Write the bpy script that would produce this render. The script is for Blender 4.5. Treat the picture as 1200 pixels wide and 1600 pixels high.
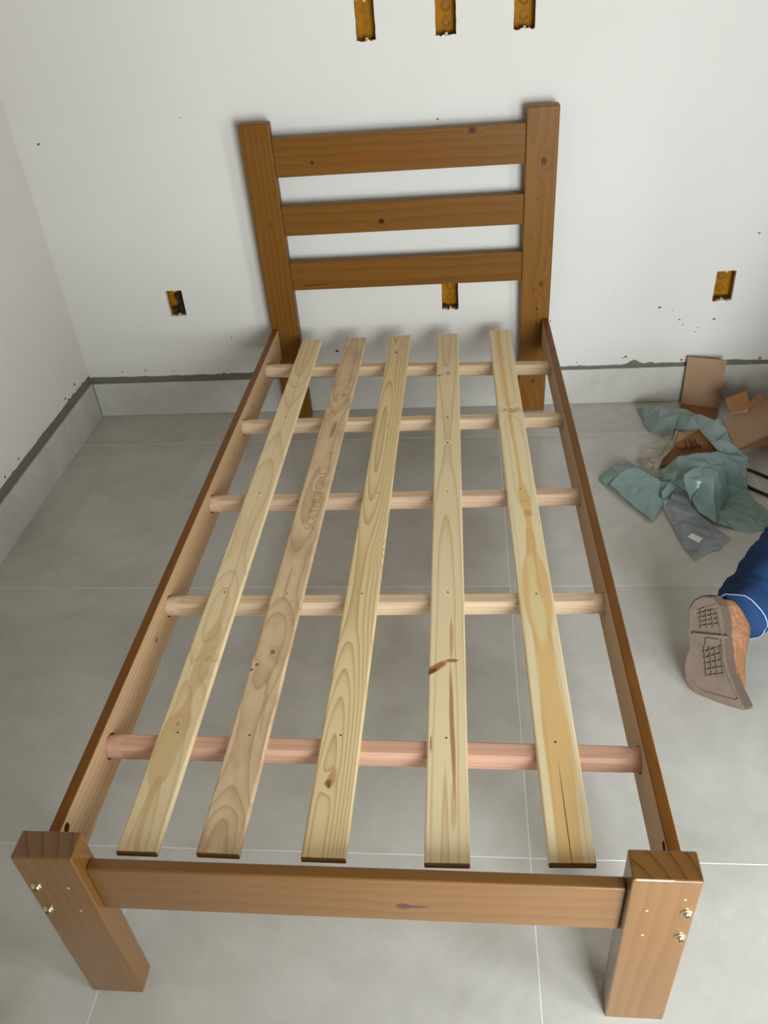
import bpy, bmesh, math, random
from mathutils import Vector, Matrix, Euler, noise
from mathutils.geometry import delaunay_2d_cdt
from mathutils.bvhtree import BVHTree

sc = bpy.context.scene
for o in list(bpy.data.objects):
    bpy.data.objects.remove(o)
COL = sc.collection

# ------------------------------------------------------------------ camera
cam_d = bpy.data.cameras.new('camera')
cam = bpy.data.objects.new('camera', cam_d)
COL.objects.link(cam)
cam.location = (0.6603, -0.5935, 1.4713)
cam.rotation_euler = (0.9314, 0.0716, 0.0775)
cam_d.sensor_fit = 'VERTICAL'
cam_d.sensor_height = 24.0
cam_d.lens = 24.0 * 1277.37 / 1600.0
cam_d.clip_start = 0.02
sc.camera = cam

# ------------------------------------------------------------------ light
sc.view_settings.view_transform = 'Standard'
sc.view_settings.look = 'None'
sc.view_settings.gamma = 1.0
sc.view_settings.use_curve_mapping = False
sc.view_settings.exposure = 0.14

world = bpy.data.worlds.new('sky')
sc.world = world
world.use_nodes = True
wb = world.node_tree.nodes['Background']
wb.inputs['Color'].default_value = (0.80, 0.90, 1.0, 1)
wb.inputs['Strength'].default_value = 2.0

WIN = dict(x0=1.05, x1=2.10, z0=0.05, z1=1.65)      # opening in the wall behind the camera
FRONT_Y = -1.60
RIGHT_X = 2.60
CEIL = 2.65
def area(name, loc, rot, sx, sy, power, color):
    d = bpy.data.lights.new(name, 'AREA')
    d.shape = 'RECTANGLE'; d.size = sx; d.size_y = sy
    d.energy = power; d.color = color
    o = bpy.data.objects.new(name, d)
    COL.objects.link(o); o.location = loc; o.rotation_euler = rot
    return o
area('window_daylight', ((WIN['x0'] + WIN['x1']) / 2, FRONT_Y - 0.10, (WIN['z0'] + WIN['z1']) / 2),
     (math.radians(90), 0, 0), 1.08, 1.62, 128.0, (0.86, 0.95, 1.0))
DOOR = dict(y0=-1.35, y1=-0.45, z0=0.0, z1=2.10)      # doorway in the right wall
area('doorway_daylight', (RIGHT_X + 0.20, (DOOR['y0'] + DOOR['y1']) / 2, 1.08), (math.radians(90), 0, math.radians(90)), 0.95, 2.0, 40.0, (0.88, 0.95, 1.0))

# ------------------------------------------------------------------ helpers
def lin(r, g, b):
    f = lambda c: (c / 255 / 12.92) if c / 255 <= 0.04045 else ((c / 255 + 0.055) / 1.055) ** 2.4
    return (f(r), f(g), f(b), 1.0)

class E:
    """a shader value with arithmetic"""
    def __init__(s, nt, v): s.nt = nt; s.v = v
    def _m(s, op, *a, clamp=False):
        n = s.nt.nodes.new('ShaderNodeMath'); n.operation = op; n.use_clamp = clamp
        for i, x in enumerate((s,) + a):
            x = x.v if isinstance(x, E) else x
            if isinstance(x, (int, float)): n.inputs[i].default_value = x
            else: s.nt.links.new(x, n.inputs[i])
        return E(s.nt, n.outputs[0])
    def __add__(s, o): return s._m('ADD', o)
    __radd__ = __add__
    def __sub__(s, o): return s._m('SUBTRACT', o)
    def __rsub__(s, o): return E(s.nt, float(o))._m('SUBTRACT', s)
    def __mul__(s, o): return s._m('MULTIPLY', o)
    __rmul__ = __mul__
    def __truediv__(s, o): return s._m('DIVIDE', o)
    def __pow__(s, o): return s._m('POWER', o)
    def sqrt(s): return s._m('SQRT')
    def exp(s): return s._m('EXPONENT')
    def frac(s): return s._m('FRACT')
    def abs(s): return s._m('ABSOLUTE')
    def clamp(s): return s._m('ADD', 0.0, clamp=True)
    def max(s, o): return s._m('MAXIMUM', o)
    def min(s, o): return s._m('MINIMUM', o)
    def step(s, a, b):                       # smooth step from a (0) to b (1)
        n = s.nt.nodes.new('ShaderNodeMapRange'); n.interpolation_type = 'SMOOTHSTEP'
        s.nt.links.new(s.v, n.inputs[0])
        n.inputs[1].default_value = a; n.inputs[2].default_value = b
        n.inputs[3].default_value = 0.0; n.inputs[4].default_value = 1.0
        if a > b:
            n.inputs[1].default_value = b; n.inputs[2].default_value = a
            n.inputs[3].default_value = 1.0; n.inputs[4].default_value = 0.0
        return E(s.nt, n.outputs[0])
    def curve(s, pts):                       # piecewise curve over [(x, y)...]
        x0, x1 = pts[0][0], pts[-1][0]
        lo = min(p[1] for p in pts); hi = max(p[1] for p in pts)
        if hi - lo < 1e-9: return E(s.nt, lo) + 0.0 * s
        t = (s - x0) / (x1 - x0)
        n = s.nt.nodes.new('ShaderNodeFloatCurve')
        c = n.mapping.curves[0]
        while len(c.points) > 2: c.points.remove(c.points[1])
        for i, (x, y) in enumerate(pts):
            X = (x - x0) / (x1 - x0); Y = (y - lo) / (hi - lo)
            if i == 0: c.points[0].location = (X, Y)
            elif i == len(pts) - 1: c.points[-1].location = (X, Y)
            else: c.points.new(X, Y)
        n.mapping.update()
        s.nt.links.new(t.v, n.inputs['Value'])
        return E(s.nt, n.outputs[0]) * (hi - lo) + lo

class Mat:
    def __init__(s, name):
        s.m = bpy.data.materials.new(name); s.m.use_nodes = True
        s.nt = s.m.node_tree; s.b = s.nt.nodes['Principled BSDF']
        s.out = s.nt.nodes['Material Output']
        tc = s.nt.nodes.new('ShaderNodeTexCoord'); s.obj = tc.outputs['Object']
        sp = s.nt.nodes.new('ShaderNodeSeparateXYZ'); s.nt.links.new(s.obj, sp.inputs[0])
        s.x, s.y, s.z = (E(s.nt, sp.outputs[i]) for i in range(3))
    def vec(s, x, y, z):
        n = s.nt.nodes.new('ShaderNodeCombineXYZ')
        for i, a in enumerate((x, y, z)):
            if isinstance(a, E): s.nt.links.new(a.v, n.inputs[i])
            else: n.inputs[i].default_value = a
        return n.outputs[0]
    def noise(s, v, scale, detail=3.0, rough=0.5, dist=0.0):
        n = s.nt.nodes.new('ShaderNodeTexNoise')
        s.nt.links.new(v, n.inputs['Vector'])
        n.inputs['Scale'].default_value = scale; n.inputs['Detail'].default_value = detail
        n.inputs['Roughness'].default_value = rough; n.inputs['Distortion'].default_value = dist
        return E(s.nt, n.outputs[0])
    def mix(s, f, a, b):
        n = s.nt.nodes.new('ShaderNodeMix'); n.data_type = 'RGBA'
        for sock, v in ((n.inputs[0], f), (n.inputs[6], a), (n.inputs[7], b)):
            v = v.v if isinstance(v, E) else v
            if isinstance(v, (int, float)): sock.default_value = v
            elif isinstance(v, tuple): sock.default_value = v
            else: s.nt.links.new(v, sock)
        return n.outputs[2]
    def color(s, c):
        if isinstance(c, tuple): s.b.inputs['Base Color'].default_value = c
        else: s.nt.links.new(c, s.b.inputs['Base Color'])
    def set(s, **k):
        for a, v in k.items():
            i = s.b.inputs[a.replace('_', ' ')]
            if isinstance(v, E): s.nt.links.new(v.v, i)
            else: i.default_value = v
    def bump(s, h, strength, dist):
        n = s.nt.nodes.new('ShaderNodeBump')
        n.inputs['Strength'].default_value = strength; n.inputs['Distance'].default_value = dist
        s.nt.links.new(h.v, n.inputs['Height']); s.nt.links.new(n.outputs[0], s.b.inputs['Normal'])

def link_obj(name, me, mats, parent=None, loc=None, rot=None, smooth=False):
    o = bpy.data.objects.new(name, me)
    COL.objects.link(o)
    for m in (mats if isinstance(mats, (list, tuple)) else [mats]):
        me.materials.append(m.m if isinstance(m, Mat) else m)
    if smooth:
        me.polygons.foreach_set('use_smooth', [True] * len(me.polygons))
    if parent: o.parent = parent
    if loc is not None: o.location = loc
    if rot is not None: o.rotation_euler = rot
    return o
def bm_obj(name, bm, mats, parent=None, loc=None, rot=None, smooth=False):
    bmesh.ops.recalc_face_normals(bm, faces=bm.faces)
    me = bpy.data.meshes.new(name); bm.to_mesh(me); bm.free()
    return link_obj(name, me, mats, parent, loc, rot, smooth)
def raw_obj(name, verts, faces, mats, parent=None, loc=None, rot=None, smooth=False):
    me = bpy.data.meshes.new(name); me.from_pydata([tuple(v) for v in verts], [], faces); me.update()
    return link_obj(name, me, mats, parent, loc, rot, smooth)
def empty(name, loc=(0, 0, 0)):
    o = bpy.data.objects.new(name, None); o.empty_display_size = 0.1
    COL.objects.link(o); o.location = loc
    return o
def tag(o, label=None, cat=None, group=None, kind=None):
    if label: o['label'] = label
    if cat: o['category'] = cat
    if group: o['group'] = group
    if kind: o['kind'] = kind
    return o
def add_box(bm, x0, x1, y0, y1, z0, z1, bevel=0.0, seg=2, mi=0):
    r = bmesh.ops.create_cube(bm, size=1.0)
    vs = r['verts']
    for v in vs:
        v.co = Vector(((x0 + x1) / 2 + v.co.x * (x1 - x0), (y0 + y1) / 2 + v.co.y * (y1 - y0), (z0 + z1) / 2 + v.co.z * (z1 - z0)))
    fs = list({f for v in vs for f in v.link_faces})
    for f in fs: f.material_index = mi
    if bevel > 0:
        es = list({e for v in vs for e in v.link_edges})
        bmesh.ops.bevel(bm, geom=es, offset=bevel, segments=seg, affect='EDGES', profile=0.5)
def box_obj(name, x0, x1, y0, y1, z0, z1, mat, parent=None, bevel=0.0, loc=None, rot=None, seg=2):
    bm = bmesh.new(); add_box(bm, x0, x1, y0, y1, z0, z1, bevel, seg)
    return bm_obj(name, bm, mat, parent, loc, rot)
def lathe(bm, prof, n=20, M=None):
    """prof [(r, h)] around local z"""
    rings = []
    for r, h in prof:
        ring = []
        for k in range(n):
            a = 2 * math.pi * k / n
            v = Vector((r * math.cos(a), r * math.sin(a), h))
            ring.append(bm.verts.new(M @ v if M else v))
        rings.append(ring)
    for A, B in zip(rings, rings[1:]):
        for k in range(n):
            bm.faces.new((A[k], A[(k + 1) % n], B[(k + 1) % n], B[k]))
    bm.faces.new(rings[0][::-1]); bm.faces.new(rings[-1])
def tube(bm, pts, rad, n=8, cap=True):
    """swept round tube; rad a number or a list"""
    pts = [Vector(p) for p in pts]
    rings = []
    up = Vector((0, 0, 1))
    for i, p in enumerate(pts):
        t = (pts[min(i + 1, len(pts) - 1)] - pts[max(i - 1, 0)]).normalized()
        s = t.cross(up)
        if s.length < 1e-3: s = t.cross(Vector((0, 1, 0)))
        s.normalize(); u = s.cross(t).normalized()
        r = rad[i] if isinstance(rad, (list, tuple)) else rad
        rings.append([bm.verts.new(p + (s * math.cos(2 * math.pi * k / n) + u * math.sin(2 * math.pi * k / n)) * r) for k in range(n)])
    for A, B in zip(rings, rings[1:]):
        for k in range(n):
            bm.faces.new((A[k], A[(k + 1) % n], B[(k + 1) % n], B[k]))
    if cap:
        bm.faces.new(rings[0][::-1]); bm.faces.new(rings[-1])
    return rings
def smooth_path(pts, n=6):
    """Catmull-Rom"""
    P = [Vector(p) for p in pts]; P = [2 * P[0] - P[1]] + P + [2 * P[-1] - P[-2]]
    out = []
    for i in range(1, len(P) - 2):
        for k in range(n):
            t = k / n
            out.append(0.5 * ((2 * P[i]) + (P[i + 1] - P[i - 1]) * t + (2 * P[i - 1] - 5 * P[i] + 4 * P[i + 1] - P[i + 2]) * t * t
                              + (3 * P[i] - P[i - 1] - 3 * P[i + 1] + P[i + 2]) * t ** 3))
    out.append(P[-2])
    return out

# ------------------------------------------------------------------ materials
def wood(name, light, dark, across='x', along='y', depth='z', sp=0.006, a0=0.0, D=((0.0, 0.03), (2.0, 0.03)),
         knots=(), ring=0.55, sharp=3.0, fibre=0.25, wob=0.004, rough=0.5, coat=0.0, streaks=(), band=None,
         blotch=None, seed=0.0, knotcol=lin(110, 62, 28), spec=0.4):
    """flat-sawn board: rings around a pith line at (a0, -D(along)); knots = (across, along, radius, darkness, swirl)"""
    m = Mat(name)
    a, l, d = (getattr(m, k) for k in (across, along, depth))
    slow = m.noise(m.vec(a * 6.0 + seed, l * 2.2 + seed * 1.7, d * 6.0), 1.0, 2.0)
    med = m.noise(m.vec(a * 30.0 + seed, l * 6.0 + seed * 0.7, d * 30.0), 1.0, 2.0)
    aa = a - a0 + (slow - 0.5) * (wob * 5) + (med - 0.5) * wob
    DD = l.curve(list(D)) + d * 0.6
    r = (aa * aa + DD * DD).sqrt()
    dark_k = None; core = None
    for (ka, kl, kr, kd, ks) in knots:
        da = (a - ka); dl = (l - kl)
        q = (da / (kr * 1.7)) * (da / (kr * 1.7)) + (dl / (kr * 3.6)) * (dl / (kr * 3.6))
        r = r + (q * -1.0).exp() * ks
        if kd > 0:
            qq = ((da / kr) * (da / kr) + (dl / (kr * 1.25)) * (dl / (kr * 1.25))).sqrt() + (med - 0.5) * 0.5
            c = qq.step(1.15, 0.55) * kd
            dark_k = c if dark_k is None else dark_k.max(c)
    f = (r / sp).frac()
    ln = f ** sharp
    ln = ln * f.step(1.0, 0.93)
    fib = m.noise(m.vec(a * 260.0, l * 7.0 + seed, d * 260.0), 1.0, 3.0)
    amt = ln * ring + (fib - 0.5) * fibre + (slow - 0.5) * 0.35
    base = light
    if band:                                   # (centre curve, half-width curve, colour, strength)
        bc, bw, bcol, bs = band
        e = (aa - l.curve(list(bc))).abs() - l.curve(list(bw))
        base = m.mix(e.step(0.004, -0.002) * bs, base, bcol)
    if blotch:
        bcol, bsc, bstr = blotch
        bn = m.noise(m.vec(a * bsc * 2.2, l * bsc + seed, d * bsc), 1.0, 4.0, 0.6)
        base = m.mix(bn.step(0.42, 0.72) * bstr, base, bcol)
    col = m.mix(amt.clamp(), base, dark)
    for (sa, sl, sw, slen, scol, ss, tilt) in streaks:
        da = a - sa - (l - sl) * tilt + (med - 0.5) * sw * 1.2
        q = (da / sw) * (da / sw) + ((l - sl) / slen) * ((l - sl) / slen)
        col = m.mix((q.step(1.3, 0.25) * ss), col, scol)
    if dark_k is not None:
        col = m.mix(dark_k.clamp(), col, knotcol)
    m.color(col)
    m.set(Roughness=rough, Coat_Weight=coat, Coat_Roughness=0.22, Specular_IOR_Level=spec)
    m.bump(fib * 0.6 - ln * 0.4, 0.12, 0.001)
    return m

STAIN_L, STAIN_D = lin(114, 75, 29), lin(80, 47, 12)
def stain(name, across, along, depth, knots=(), seed=0.0, streaks=(), a0=-0.05, sp=0.012, light=STAIN_L, dark=STAIN_D, ring=0.36, coat=0.0, spec=0.10):
    return wood(name, light, dark, across, along, depth, sp=sp, a0=a0, D=((-0.2, 0.05), (0.5, 0.075), (1.2, 0.045)), knots=knots,
                ring=ring, sharp=1.6, fibre=0.3, wob=0.006, rough=0.36, coat=coat, seed=seed, streaks=streaks, spec=spec,
                knotcol=lin(66, 26, 8))

def plaster_mat(name):
    m = Mat(name)
    n1 = m.noise(m.obj, 2.2, 4.0, 0.55); n2 = m.noise(m.obj, 60.0, 3.0, 0.6)
    m.color(m.mix(n1, lin(214, 209, 202), lin(205, 200, 193)))
    m.set(Roughness=0.82, Specular_IOR_Level=0.25)
    m.bump(n1 * 2.0 + n2 * 0.25, 0.25, 0.004)
    return m
M_PLASTER = plaster_mat('white_plaster')
def mortar_mat():
    m = Mat('grey_mortar')
    n = m.noise(m.obj, 38.0, 5.0, 0.65)
    m.color(m.mix(n, lin(92, 88, 75), lin(120, 116, 102))); m.set(Roughness=0.95)
    m.bump(n, 0.6, 0.003)
    return m
M_MORTAR = mortar_mat()
def tile_mat(name, lo=lin(162, 157, 147), hi=lin(210, 206, 198), rough=0.15):
    m = Mat(name)
    info = m.nt.nodes.new('ShaderNodeObjectInfo')
    off = E(m.nt, info.outputs['Random']) * 37.0
    v = m.vec(m.x + off, m.y + off * 0.6, m.z)
    n1 = m.noise(v, 2.3, 6.0, 0.62, 0.6); n2 = m.noise(v, 9.0, 5.0, 0.7, 1.2)
    vein = (m.noise(v, 5.0, 5.0, 0.65, 1.0) - 0.5).abs().step(0.012, 0.0) * n1.step(0.52, 0.68) * 0.4
    c = m.mix((n1 * 1.3 + n2 * 0.5 - 0.40).clamp(), lo, hi)
    c = m.mix(vein, c, lin(208, 207, 202))
    m.color(c)
    m.set(Roughness=n2 * 0.14 + (rough - 0.05), Specular_IOR_Level=0.5)
    return m
M_TILE = tile_mat('cement_porcelain')
M_GROUT = Mat('pale_grout'); M_GROUT.color(lin(212, 210, 204)); M_GROUT.set(Roughness=0.9)
M_CEIL = Mat('ceiling_paint'); M_CEIL.color(lin(134, 122, 102)); M_CEIL.set(Roughness=0.9)
M_BARE = Mat('bare_render'); M_BARE.color(lin(140, 130, 114)); M_BARE.set(Roughness=0.95)
M_ALU = Mat('white_window_frame'); M_ALU.color(lin(225, 225, 222)); M_ALU.set(Roughness=0.4)
def simple(name, c, rough=0.5, metal=0.0, **k):
    m = Mat(name); m.color(c); m.set(Roughness=rough, Metallic=metal, **k); return m

# ------------------------------------------------------------------ the room
WROT = 0.0039
PIV = Vector((0.48, 2.004, 0.0))       # skirting face of the back wall at bed centre
def room(o):
    o.location = PIV; o.rotation_euler = (0, 0, WROT); return o
LW = -0.7147 - PIV.x                   # left skirting face, room-local
RW = RIGHT_X - PIV.x
FW = FRONT_Y - PIV.y
PL = 0.006                             # plaster face lies this far behind the skirting face

# floor: grout bed with separate tiles
bm = bmesh.new(); add_box(bm, LW - 0.1, RW + 0.1, FW - 0.1, 0.1, -0.05, -0.0003)
floor = tag(room(bm_obj('floor', bm, M_GROUT)), 'grey cement-look porcelain tile floor with thin pale grout lines', kind='structure')
gx = [0.0035 + 0.757 * k - PIV.x for k in range(-2, 6)]
gy = [v - PIV.y for v in (1.7975, 1.0397, 0.2697, -0.494, -1.258, -2.022)]
xs = [LW] + [v for v in gx if LW + 0.02 < v < RW - 0.02] + [RW]
ys = [0.004] + [v for v in gy if v > FW + 0.02] + [FW]
g = 0.0010
for i in range(len(xs) - 1):
    for j in range(len(ys) - 1):
        x0, x1, y1, y0 = xs[i] + g, xs[i + 1] - g, ys[j] - g, ys[j + 1] + g
        bm = bmesh.new(); add_box(bm, x0 - (x0 + x1) / 2, x1 - (x0 + x1) / 2, y0 - (y0 + y1) / 2, y1 - (y0 + y1) / 2, -0.009, 0.0, 0.0006, 1)
        bm_obj('floor_tile', bm, M_TILE, floor, ((x0 + x1) / 2, (y0 + y1) / 2, 0))

# plaster sheets with ragged lower edges and rectangular cut-outs
rng = random.Random(4)
def plaster_sheet(name, outer, holes, to3, lip, mats):
    """outer/holes: 2-D loops; to3(u, v, depth) -> point"""
    vs, es = [], []
    for lp in [outer] + holes:
        b = len(vs); vs += [Vector(p) for p in lp]
        es += [(b + k, b + (k + 1) % len(lp)) for k in range(len(lp))]
    fo = [list(range(len(outer)))]; b = len(outer)
    V, Eg, F, *_ = delaunay_2d_cdt(vs, es, [], 0, 1e-6)
    def inside(p, lp):
        c = False
        for k in range(len(lp)):
            (x1, y1), (x2, y2) = lp[k], lp[(k + 1) % len(lp)]
            if (y1 > p[1]) != (y2 > p[1]) and p[0] < (x2 - x1) * (p[1] - y1) / (y2 - y1) + x1: c = not c
        return c
    bm = bmesh.new()
    bv = [bm.verts.new(to3(p[0], p[1], 0.0)) for p in V]
    for f in F:
        cx = sum(V[i][0] for i in f) / len(f); cy = sum(V[i][1] for i in f) / len(f)
        if inside((cx, cy), outer) and not any(inside((cx, cy), h) for h in holes):
            bm.faces.new([bv[i] for i in f])
    for lp, dep in [(outer, lip)] + [(h, 0.014) for h in holes]:
        A = [bm.verts.new(to3(p[0], p[1], 0.0)) for p in lp]; B = [bm.verts.new(to3(p[0], p[1], dep)) for p in lp]
        for k in range(len(lp)):
            bm.faces.new((A[k], A[(k + 1) % len(lp)], B[(k + 1) % len(lp)], B[k]))
    bmesh.ops.remove_doubles(bm, verts=bm.verts, dist=1e-5)
    return bm_obj(name, bm, mats)
def ragged(u0, u1, base, amp, n, bumps=()):
    out = []
    for k in range(n + 1):
        u = u0 + (u1 - u0) * k / n
        w = base(u) + amp * (noise.noise(Vector((u * 22, 1.3, 0))) + 0.6 * noise.noise(Vector((u * 70, 5.1, 0)))) + rng.uniform(-1, 1) * amp * 0.25
        for (bu, bw, bh) in bumps:
            w += bh * math.exp(-((u - bu) / bw) ** 2)
        out.append((u, w))
    return out
def interp(pts):
    def f(u):
        if u <= pts[0][0]: return pts[0][1]
        for (a, b), (c, d) in zip(pts, pts[1:]):
            if u <= c: return b + (d - b) * (u - a) / (c - a)
        return pts[-1][1]
    return f
SOCK = {   # world x0, x1, z0, z1 of the cut-outs in the back wall
    'b1': (-0.360, -0.304, 0.383, 0.474), 'b2': (0.575, 0.629, 0.370, 0.462), 'b3': (1.449, 1.509, 0.364, 0.462),
    't1': (0.360, 0.414, 1.170, 1.268), 't2': (0.580, 0.637, 1.169, 1.267), 't3': (0.7935, 0.851, 1.171, 1.269)}
def hole_loop(x0, x1, z0, z1):
    x0 -= PIV.x; x1 -= PIV.x; lp = []
    for k in range(9): lp.append((x0 + (x1 - x0) * k / 8, z0 + (rng.uniform(-0.0035, 0.002) if 0 < k < 8 else 0)))
    for k in range(1, 6): lp.append((x1 + rng.uniform(-0.0006, 0.0008), z0 + (z1 - z0) * k / 6))
    for k in range(7): lp.append((x1 - (x1 - x0) * k / 6, z1 + (rng.uniform(-0.001, 0.0012) if 0 < k < 6 else 0)))
    for k in range(1, 6): lp.append((x0 + rng.uniform(-0.0008, 0.0006), z1 - (z1 - z0) * k / 6))
    return lp
base_b = interp([(-1.3, .160), (-0.94, .158), (-0.6, .160), (0.0, .152), (0.48, .147), (0.7, .146), (0.9, .148), (1.04, .152), (1.19, .147), (2.2, .147)])
edge = ragged(LW - 0.006, RW + 0.02, base_b, 0.0026, 420, [(0.745, 0.018, 0.015), (0.80, 0.01, 0.006), (1.26, 0.02, -0.004), (-0.2, 0.012, 0.006)])
outer = edge + [(RW + 0.02, CEIL), (LW - 0.006, CEIL)]
wall_back = tag(room(plaster_sheet('wall_back', outer, [hole_loop(*s) for s in SOCK.values()], lambda u, v, d: Vector((u, PL + d, v)), 0.006, [M_PLASTER])),
                'white plastered back wall with cut-outs for switch boxes and a ragged lower edge', kind='structure')
bm = bmesh.new(); add_box(bm, LW - 0.05, RW + 0.05, PL + 0.0035, PL + 0.05, -0.02, 0.27)
bm_obj('mortar_strip', bm, M_MORTAR, wall_back)
# left wall
base_l = interp([(-4.3, .172), (-0.7, .171), (-0.35, .172), (-0.13, .170), (-0.02, .168), (0.0, .168)])
edl = ragged(FW, PL, base_l, 0.0028, 520, [(-0.15, 0.012, 0.006), (-0.185, 0.006, 0.010), (-0.63, 0.003, 0.009), (-0.06, 0.006, 0.008)])
wall_left = tag(room(plaster_sheet('wall_left', edl + [(PL, CEIL), (FW, CEIL)], [], lambda u, v, d: Vector((LW - PL - d, u, v)), 0.006, [M_PLASTER])),
                'white plastered left wall with a ragged grey mortar line above the skirting', kind='structure')
bm = bmesh.new(); add_box(bm, LW - PL - 0.05, LW - PL - 0.0035, FW - 0.05, PL + 0.05, -0.02, 0.27)
bm_obj('mortar_strip', bm, M_MORTAR, wall_left)
# dark chips and splashes on the plaster
M_CHIP = simple('dark_chip', lin(74, 70, 64), 0.9)
def chip(parent, c, r, seed, axis):
    rr = random.Random(seed); n = 9; bm = bmesh.new()
    sx = rr.uniform(0.7, 1.6)
    A, B = [], []
    for k in range(n):
        t = 2 * math.pi * k / n; q = r * rr.uniform(0.6, 1.25)
        du, dv = q * math.cos(t) * sx, q * math.sin(t)
        if axis == 'y':
            A.append(bm.verts.new((c[0] + du, PL + 0.0005, c[1] + dv))); B.append(bm.verts.new((c[0] + du * .8, PL - 0.0007, c[1] + dv * .8)))
        else:
            A.append(bm.verts.new((LW - PL - 0.0005, c[0] + du, c[1] + dv))); B.append(bm.verts.new((LW - PL + 0.0007, c[0] + du * .8, c[1] + dv * .8)))
    bm.faces.new(B); bm.faces.new(A[::-1])
    for k in range(n): bm.faces.new((A[k], A[(k + 1) % n], B[(k + 1) % n], B[k]))
    return bm_obj('plaster_chip', bm, M_CHIP, parent)
for k, (px, r) in enumerate([((1.2855,2.0100,0.3485), .0042), ((1.3279,2.0100,0.3358), .0022), ((1.3547,2.0100,0.3035), .0026), ((1.3675,2.0100,0.2850), .0028), ((1.4184,2.0100,0.2740), .0024),
                             ((1.4105,2.0100,0.2584), .0020), ((1.4650,2.0100,0.3016), .0038), ((1.1339,2.0100,0.4157), .0020), ((0.9343,2.0100,0.3149), .0032), ((1.1949,2.0100,0.1748), .0050), ((1.1847,2.0100,0.1704), .0024),
                             ((1.3815,2.0100,0.1566), .0042), ((1.6386,2.0100,0.1551), .0050), ((1.0310,2.0100,0.1586), .0030), ((-0.1623,2.0100,0.2967), .0030), ((0.2045,2.0100,0.2328), .0050), ((-0.5904,2.0100,0.1791), .0036), ((-0.5028,2.0100,0.1814), .0032),
                             ((-0.3987,2.0100,0.1755), .0028), ((-0.2164,2.0100,0.1594), .0036), ((-0.6476,2.0100,0.9560), .0036), ((-0.1887,2.0100,1.0044), .0022), ((0.5790,2.0100,0.9575), .0030), ((1.5546,2.0100,0.5783), .0030)]):
    chip(wall_back, (px[0] - PIV.x, px[2]), r, k, 'y')
for k, (y, z, r) in enumerate([(1.425, .186, .0045), (1.89, .196, .006), (1.80, .188, .004), (1.33, .184, .004)]):
    chip(wall_left, (y - PIV.y, z), r, 50 + k, 'x')
# a drip line of dark mortar crumbs in the corner
# skirting tiles
SK = 0.1335
bb = tag(room(empty('baseboard_back')), kind='structure')
bb['label'] = 'porcelain tile skirting along the back wall'
for i in range(len(xs) - 1):
    a, b = xs[i] + 0.0008, xs[i + 1] - 0.0008
    bm = bmesh.new(); add_box(bm, a - (a + b) / 2, b - (a + b) / 2, 0.0, 0.0085, 0.0005, SK, 0.0007, 1)
    bm_obj('skirting_tile', bm, M_TILE, bb, ((a + b) / 2, 0, 0))
bl = tag(room(empty('baseboard_left')), kind='structure')
bl['label'] = 'porcelain tile skirting along the left wall'
yl = [-0.0005] + ys[1:]
for j in range(len(yl) - 1):
    a, b = yl[j + 1] + 0.0008, yl[j] - 0.0008
    bm = bmesh.new(); add_box(bm, -0.0085, 0.0, a - (a + b) / 2, b - (a + b) / 2, 0.0005, SK + 0.004, 0.0007, 1)
    bm_obj('skirting_tile', bm, M_TILE, bl, (LW, (a + b) / 2, 0))
# right wall, front wall with the window opening, ceiling
bm = bmesh.new(); dy0, dy1 = DOOR['y0'] - PIV.y, DOOR['y1'] - PIV.y
add_box(bm, RW, RW + 0.1, FW - 0.1, dy0, -0.05, CEIL + 0.02); add_box(bm, RW, RW + 0.1, dy1, 0.1, -0.05, CEIL + 0.02); add_box(bm, RW, RW + 0.1, dy0, dy1, DOOR['z1'], CEIL + 0.02)
tag(room(bm_obj('wall_right', bm, M_BARE)), 'unpainted rendered right wall', kind='structure')
bm = bmesh.new()
wx0, wx1, wz0, wz1 = WIN['x0'] - PIV.x, WIN['x1'] - PIV.x, WIN['z0'], WIN['z1']
add_box(bm, LW - 0.1, wx0, FW - 0.12, FW, -0.05, CEIL + 0.02); add_box(bm, wx1, RW + 0.1, FW - 0.12, FW, -0.05, CEIL + 0.02)
add_box(bm, wx0, wx1, FW - 0.12, FW, -0.05, wz0); add_box(bm, wx0, wx1, FW - 0.12, FW, wz1, CEIL + 0.02)
tag(room(bm_obj('wall_front', bm, M_BARE)), 'unpainted rendered wall behind the camera with a window opening', kind='structure')
bm = bmesh.new(); add_box(bm, LW - 0.1, RW + 0.1, FW - 0.12, 0.1, CEIL, CEIL + 0.08)
tag(room(bm_obj('ceiling', bm, M_CEIL)), 'bare rendered ceiling', kind='structure')
bm = bmesh.new(); t = 0.035
add_box(bm, wx0, wx1, FW - 0.07, FW - 0.03, wz0, wz0 + t); add_box(bm, wx0, wx1, FW - 0.07, FW - 0.03, wz1 - t, wz1)
for xm in (wx0 + t / 2, 1.60 - PIV.x, wx1 - t / 2): add_box(bm, xm - t / 2, xm + t / 2, FW - 0.07, FW - 0.03, wz0, wz1)
add_box(bm, wx0, wx1, FW - 0.06, FW - 0.04, 1.50, 1.53)
tag(room(bm_obj('window_1', bm, M_ALU)), 'white framed window in the wall behind the camera', kind='structure')

# ------------------------------------------------------------------ the bed
bed = empty('single_bed', (0, 0, 0))
tag(bed, 'brown stained pine single bed frame with bare slats and no mattress', 'bed')
L = 1.9577; HF = 0.4185; PW = 0.0913; PD = 0.044
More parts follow.
